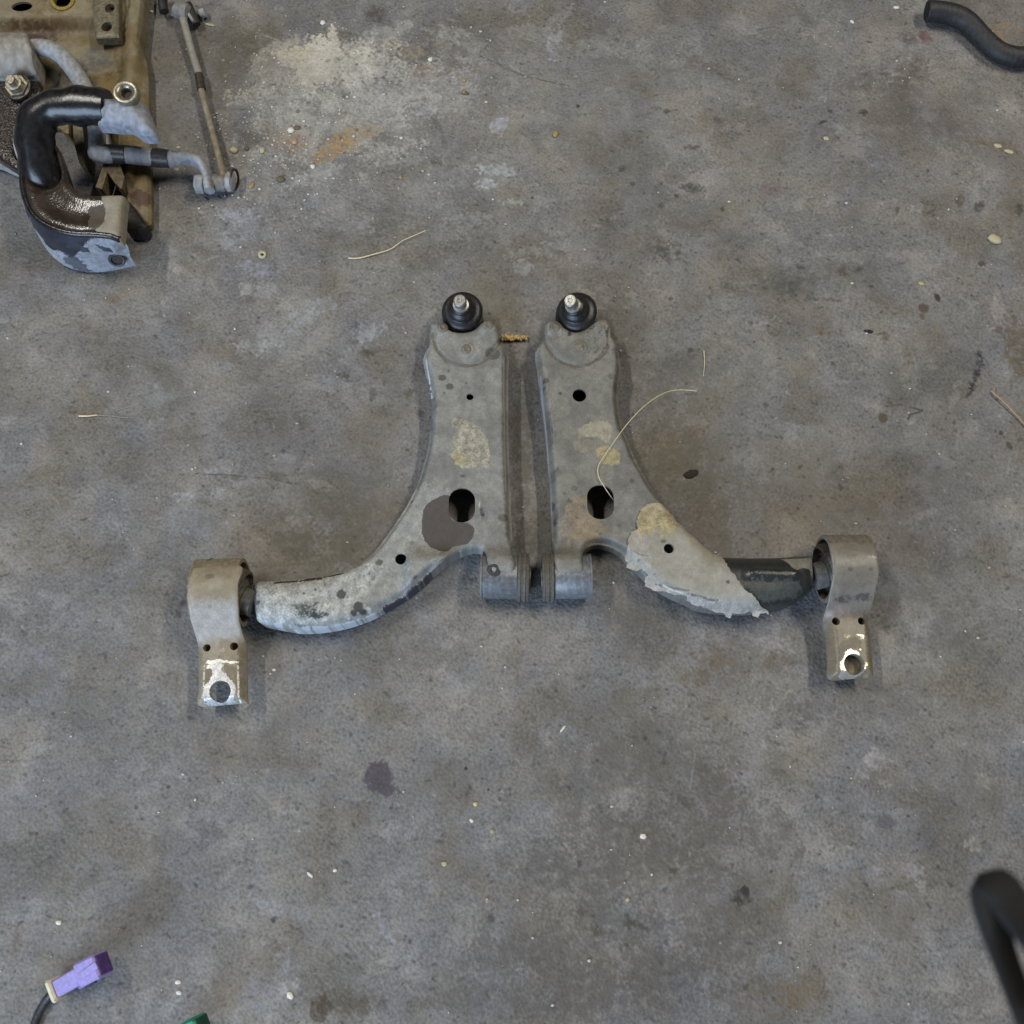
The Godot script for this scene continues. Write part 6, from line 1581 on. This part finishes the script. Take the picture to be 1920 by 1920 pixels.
	rock([-17.3, 291.2], 4, 3.2, 1.4, 20, stuff(rgb(150, 150, 118), rgb(168, 168, 134), 0.8), "flake", "greenish square chip, right-hand one of four below the left arm")
	rock([-153.5, 323.5], 3.4, 2.8, 1.6, 0, white, "flake", "white grain in the lower left, right of the white splinter")
	rock([-175, 327], 7, 2.2, 1.6, 40, white, "flake", "white splinter in the lower left")
	rock([-186.5, 423.3], 6, 4.4, 2, 50, white, "flake", "broken white flake at the bottom, right of the green plug")
	rock([-282, 412.9], 5, 3.2, 1.6, 0, white, "flake", "white flake above the green plug, upper of two")
	rock([-280.4, 421.2], 4.6, 3, 1.6, 20, white, "flake", "white flake above the green plug, lower of two")
	rock([-387.9, 365.8], 4.4, 3.6, 2, 10, white, "flake", "white crumb above the purple plug")
	rock([424.5, -579.7], 6, 3.4, 1.8, 10, white, "flake", "white flake at the top edge, left of the hose")
	rock([373.9, -560.6], 5, 3, 2, 50, white, "flake", "pale crumb left of the hose, lower than the white flake")
	rock([513.9, -402.7], 9, 4.4, 3, 18, pale, "wood_chip", "pale wood chip near the right edge, left half")
	rock([524.8, -395.6], 10.5, 4, 3, 22, pale, "wood_chip", "pale wood chip near the right edge, right half")
	rock([415.8, -241.3], 6, 4, 2, 20, stuff(rgb(172, 160, 104), rgb(190, 178, 124), 0.8), "flake", "yellowish crumb above the two brown oil drops")
	rock([172.2, -37.8], 13, 7, 3, -20, char_mat, "scrap", "dark leaf-like scrap right of the right arm")
	rock([357.2, -188], 8, 3, 3, 10, char_mat, "scrap", "small dark hollow shell with a white rim right of the middle")
	rock([354.8, -185.7], 2.2, 1.6, 3, 10, white, "flake", "white speck at the end of the small dark shell")
	rock([-368.2, -568.4], 14, 4.5, 3, 16, white, "flake", "long white flake left of the drop link's upper joint")
	rock([-397.5, -574.1], 4, 2.6, 2, 10, white, "flake", "small white flake at the subframe's right edge")
	rock([-331.4, -556.4], 10, 2.6, 2, 15, pale, "flake", "thin pale splinter right of the drop link's upper joint")
	rock([-352.9, -400.8], 4.5, 3, 2, 0, pale, "flake", "cream crumb above the bend of the anti-roll bar")
	rock([-352.2, -374.3], 4.5, 3.4, 2, 0, pale, "flake", "cream crumb under the bend of the anti-roll bar")
	grit()


func stalk(called: String, path: Array, r0: float, r1: float, mat: Material, label: String) -> void:
	var m := tube(curve3(space(path), 0.003), func(f: float) -> float: return lerpf(r0, r1, f) * 0.001, 8)
	single(called, m, mat, label, "straw" if called == "straw" else called.replace("_", " "))


func rock(at: Array, long: float, wide: float, high: float, turn: float, mat: Material, called: String, label: String) -> void:
	var o := single(called, stone(int(at[0] * 7 + at[1] * 13) & 1023, 0.28), mat, label, called.replace("_", " "))
	o.position = Vector3(at[0], high * 0.26, at[1]) * 0.001
	o.rotation_degrees.y = -turn
	o.scale = Vector3(long, high, wide) * 0.0011
	if called == "pebble":
		o.set_meta("group", "pebbles strewn on the floor")
	elif called == "flake":
		o.set_meta("group", "pale flakes and crumbs on the floor")
	elif called == "wood_chip":
		o.set_meta("group", "wood chips near the right edge")


func ring_thing() -> void:
	var at: Array = [-255.5, 1, -273.4]
	single("bead", lathe([1.4, 0.4, 1.7, 1.6, 2.6, 2.2, 3.8, 2.0, 4.4, 0.8, 4.2, -0.8], Vector3(at[0], 0.9, at[2]) * 0.001, Vector3(0.05, 1, 0.1), 24), stuff(rgb(168, 162, 130), rgb(186, 180, 150), 0.7), "small cream ring lying between the anti-roll bar's end and the lone straw", "ring")


func catkin() -> void:
	var t := thing("catkin", "dry yellow brown catkin between the heads of the two arms", "catkin", -2, -180)
	var mat := stuff(rgb(190, 160, 98), rgb(210, 182, 124), 0.8, 0.0, 10.0, 0.01)
	var dark := stuff(rgb(150, 120, 68), rgb(174, 144, 88), 0.8, 0.0, 10.0, 0.01)
	var a := Vector3([-10.1, 4, -179.6][0], 4, [-10.1, 4, -179.6][2]) * 0.001
	var b := Vector3([14.9, 3, -179.5][0], 3, [14.9, 3, -179.5][2]) * 0.001
	var core := PackedVector3Array()
	for i in 12:
		core.append(a.lerp(b, i / 11.0))
	part(t, "core", tube(core, func(f: float) -> float: return 0.0030 * sqrt(maxf(1.0 - f * 0.75, 0.05)) * (0.7 + 0.3 * minf(f * 8, 1.0)), 12), dark)
	var scale_mesh := stone(77, 0.2, 1)
	var r := RandomNumberGenerator.new()
	r.seed = 4
	for i in 44:
		var f := (i + 0.5) / 44.0
		var w := r.randf_range(-1.5, 1.5)
		var rad := 0.0029 * sqrt(maxf(1.0 - f * 0.75, 0.05))
		var o := part(t, "bract", scale_mesh, mat if r.randf() < 0.7 else dark)
		var at := a.lerp(b, f) + Vector3(0, cos(w) * rad, sin(w) * rad)
		o.position += at
		o.scale = Vector3(0.0030, 0.0016, 0.0028) * r.randf_range(0.8, 1.25)
		o.rotation = Vector3(w, r.randf_range(-0.5, 0.5), 0.5)


# sand and crumbs too many to count
func grit() -> void:
	var places := []
	var r := RandomNumberGenerator.new()
	r.seed = 9
	for i in 620:
		places.append(Vector2(r.randfn(-205, 90), r.randfn(-455, 75)))
	for i in 260:
		places.append(Vector2(r.randfn(-255, 50), r.randfn(-395, 45)))
	for i in 700:
		places.append(Vector2(r.randf_range(-600, 600), r.randf_range(-620, 470)))
	var mm := MultiMesh.new()
	mm.transform_format = MultiMesh.TRANSFORM_3D
	mm.use_colors = true
	mm.mesh = stone(3, 0.35, 1)
	mm.instance_count = places.size()
	for i in places.size():
		var s := 0.0008 + 0.0019 * pow(r.randf(), 3.0)
		var bs := Basis.from_euler(Vector3(r.randf() * 0.5, r.randf() * TAU, r.randf() * 0.5)).scaled(Vector3(s * r.randf_range(0.8, 1.6), s * 0.8, s))
		mm.set_instance_transform(i, Transform3D(bs, Vector3(places[i].x * 0.001, s * 0.22, places[i].y * 0.001)))
		var g := r.randf_range(0.25, 0.62)
		mm.set_instance_color(i, Color(g, g * r.randf_range(0.9, 0.98), g * r.randf_range(0.7, 0.93)))
	var mat := StandardMaterial3D.new()
	mat.vertex_color_use_as_albedo = true
	mat.roughness = 0.7
	var o := MultiMeshInstance3D.new()
	o.name = "sand"
	o.multimesh = mm
	o.material_override = mat
	add_child(o, true)
	o.set_meta("kind", "stuff")
	o.set_meta("label", "pale sand and grit scattered over the concrete floor")
	o.set_meta("category", "sand")
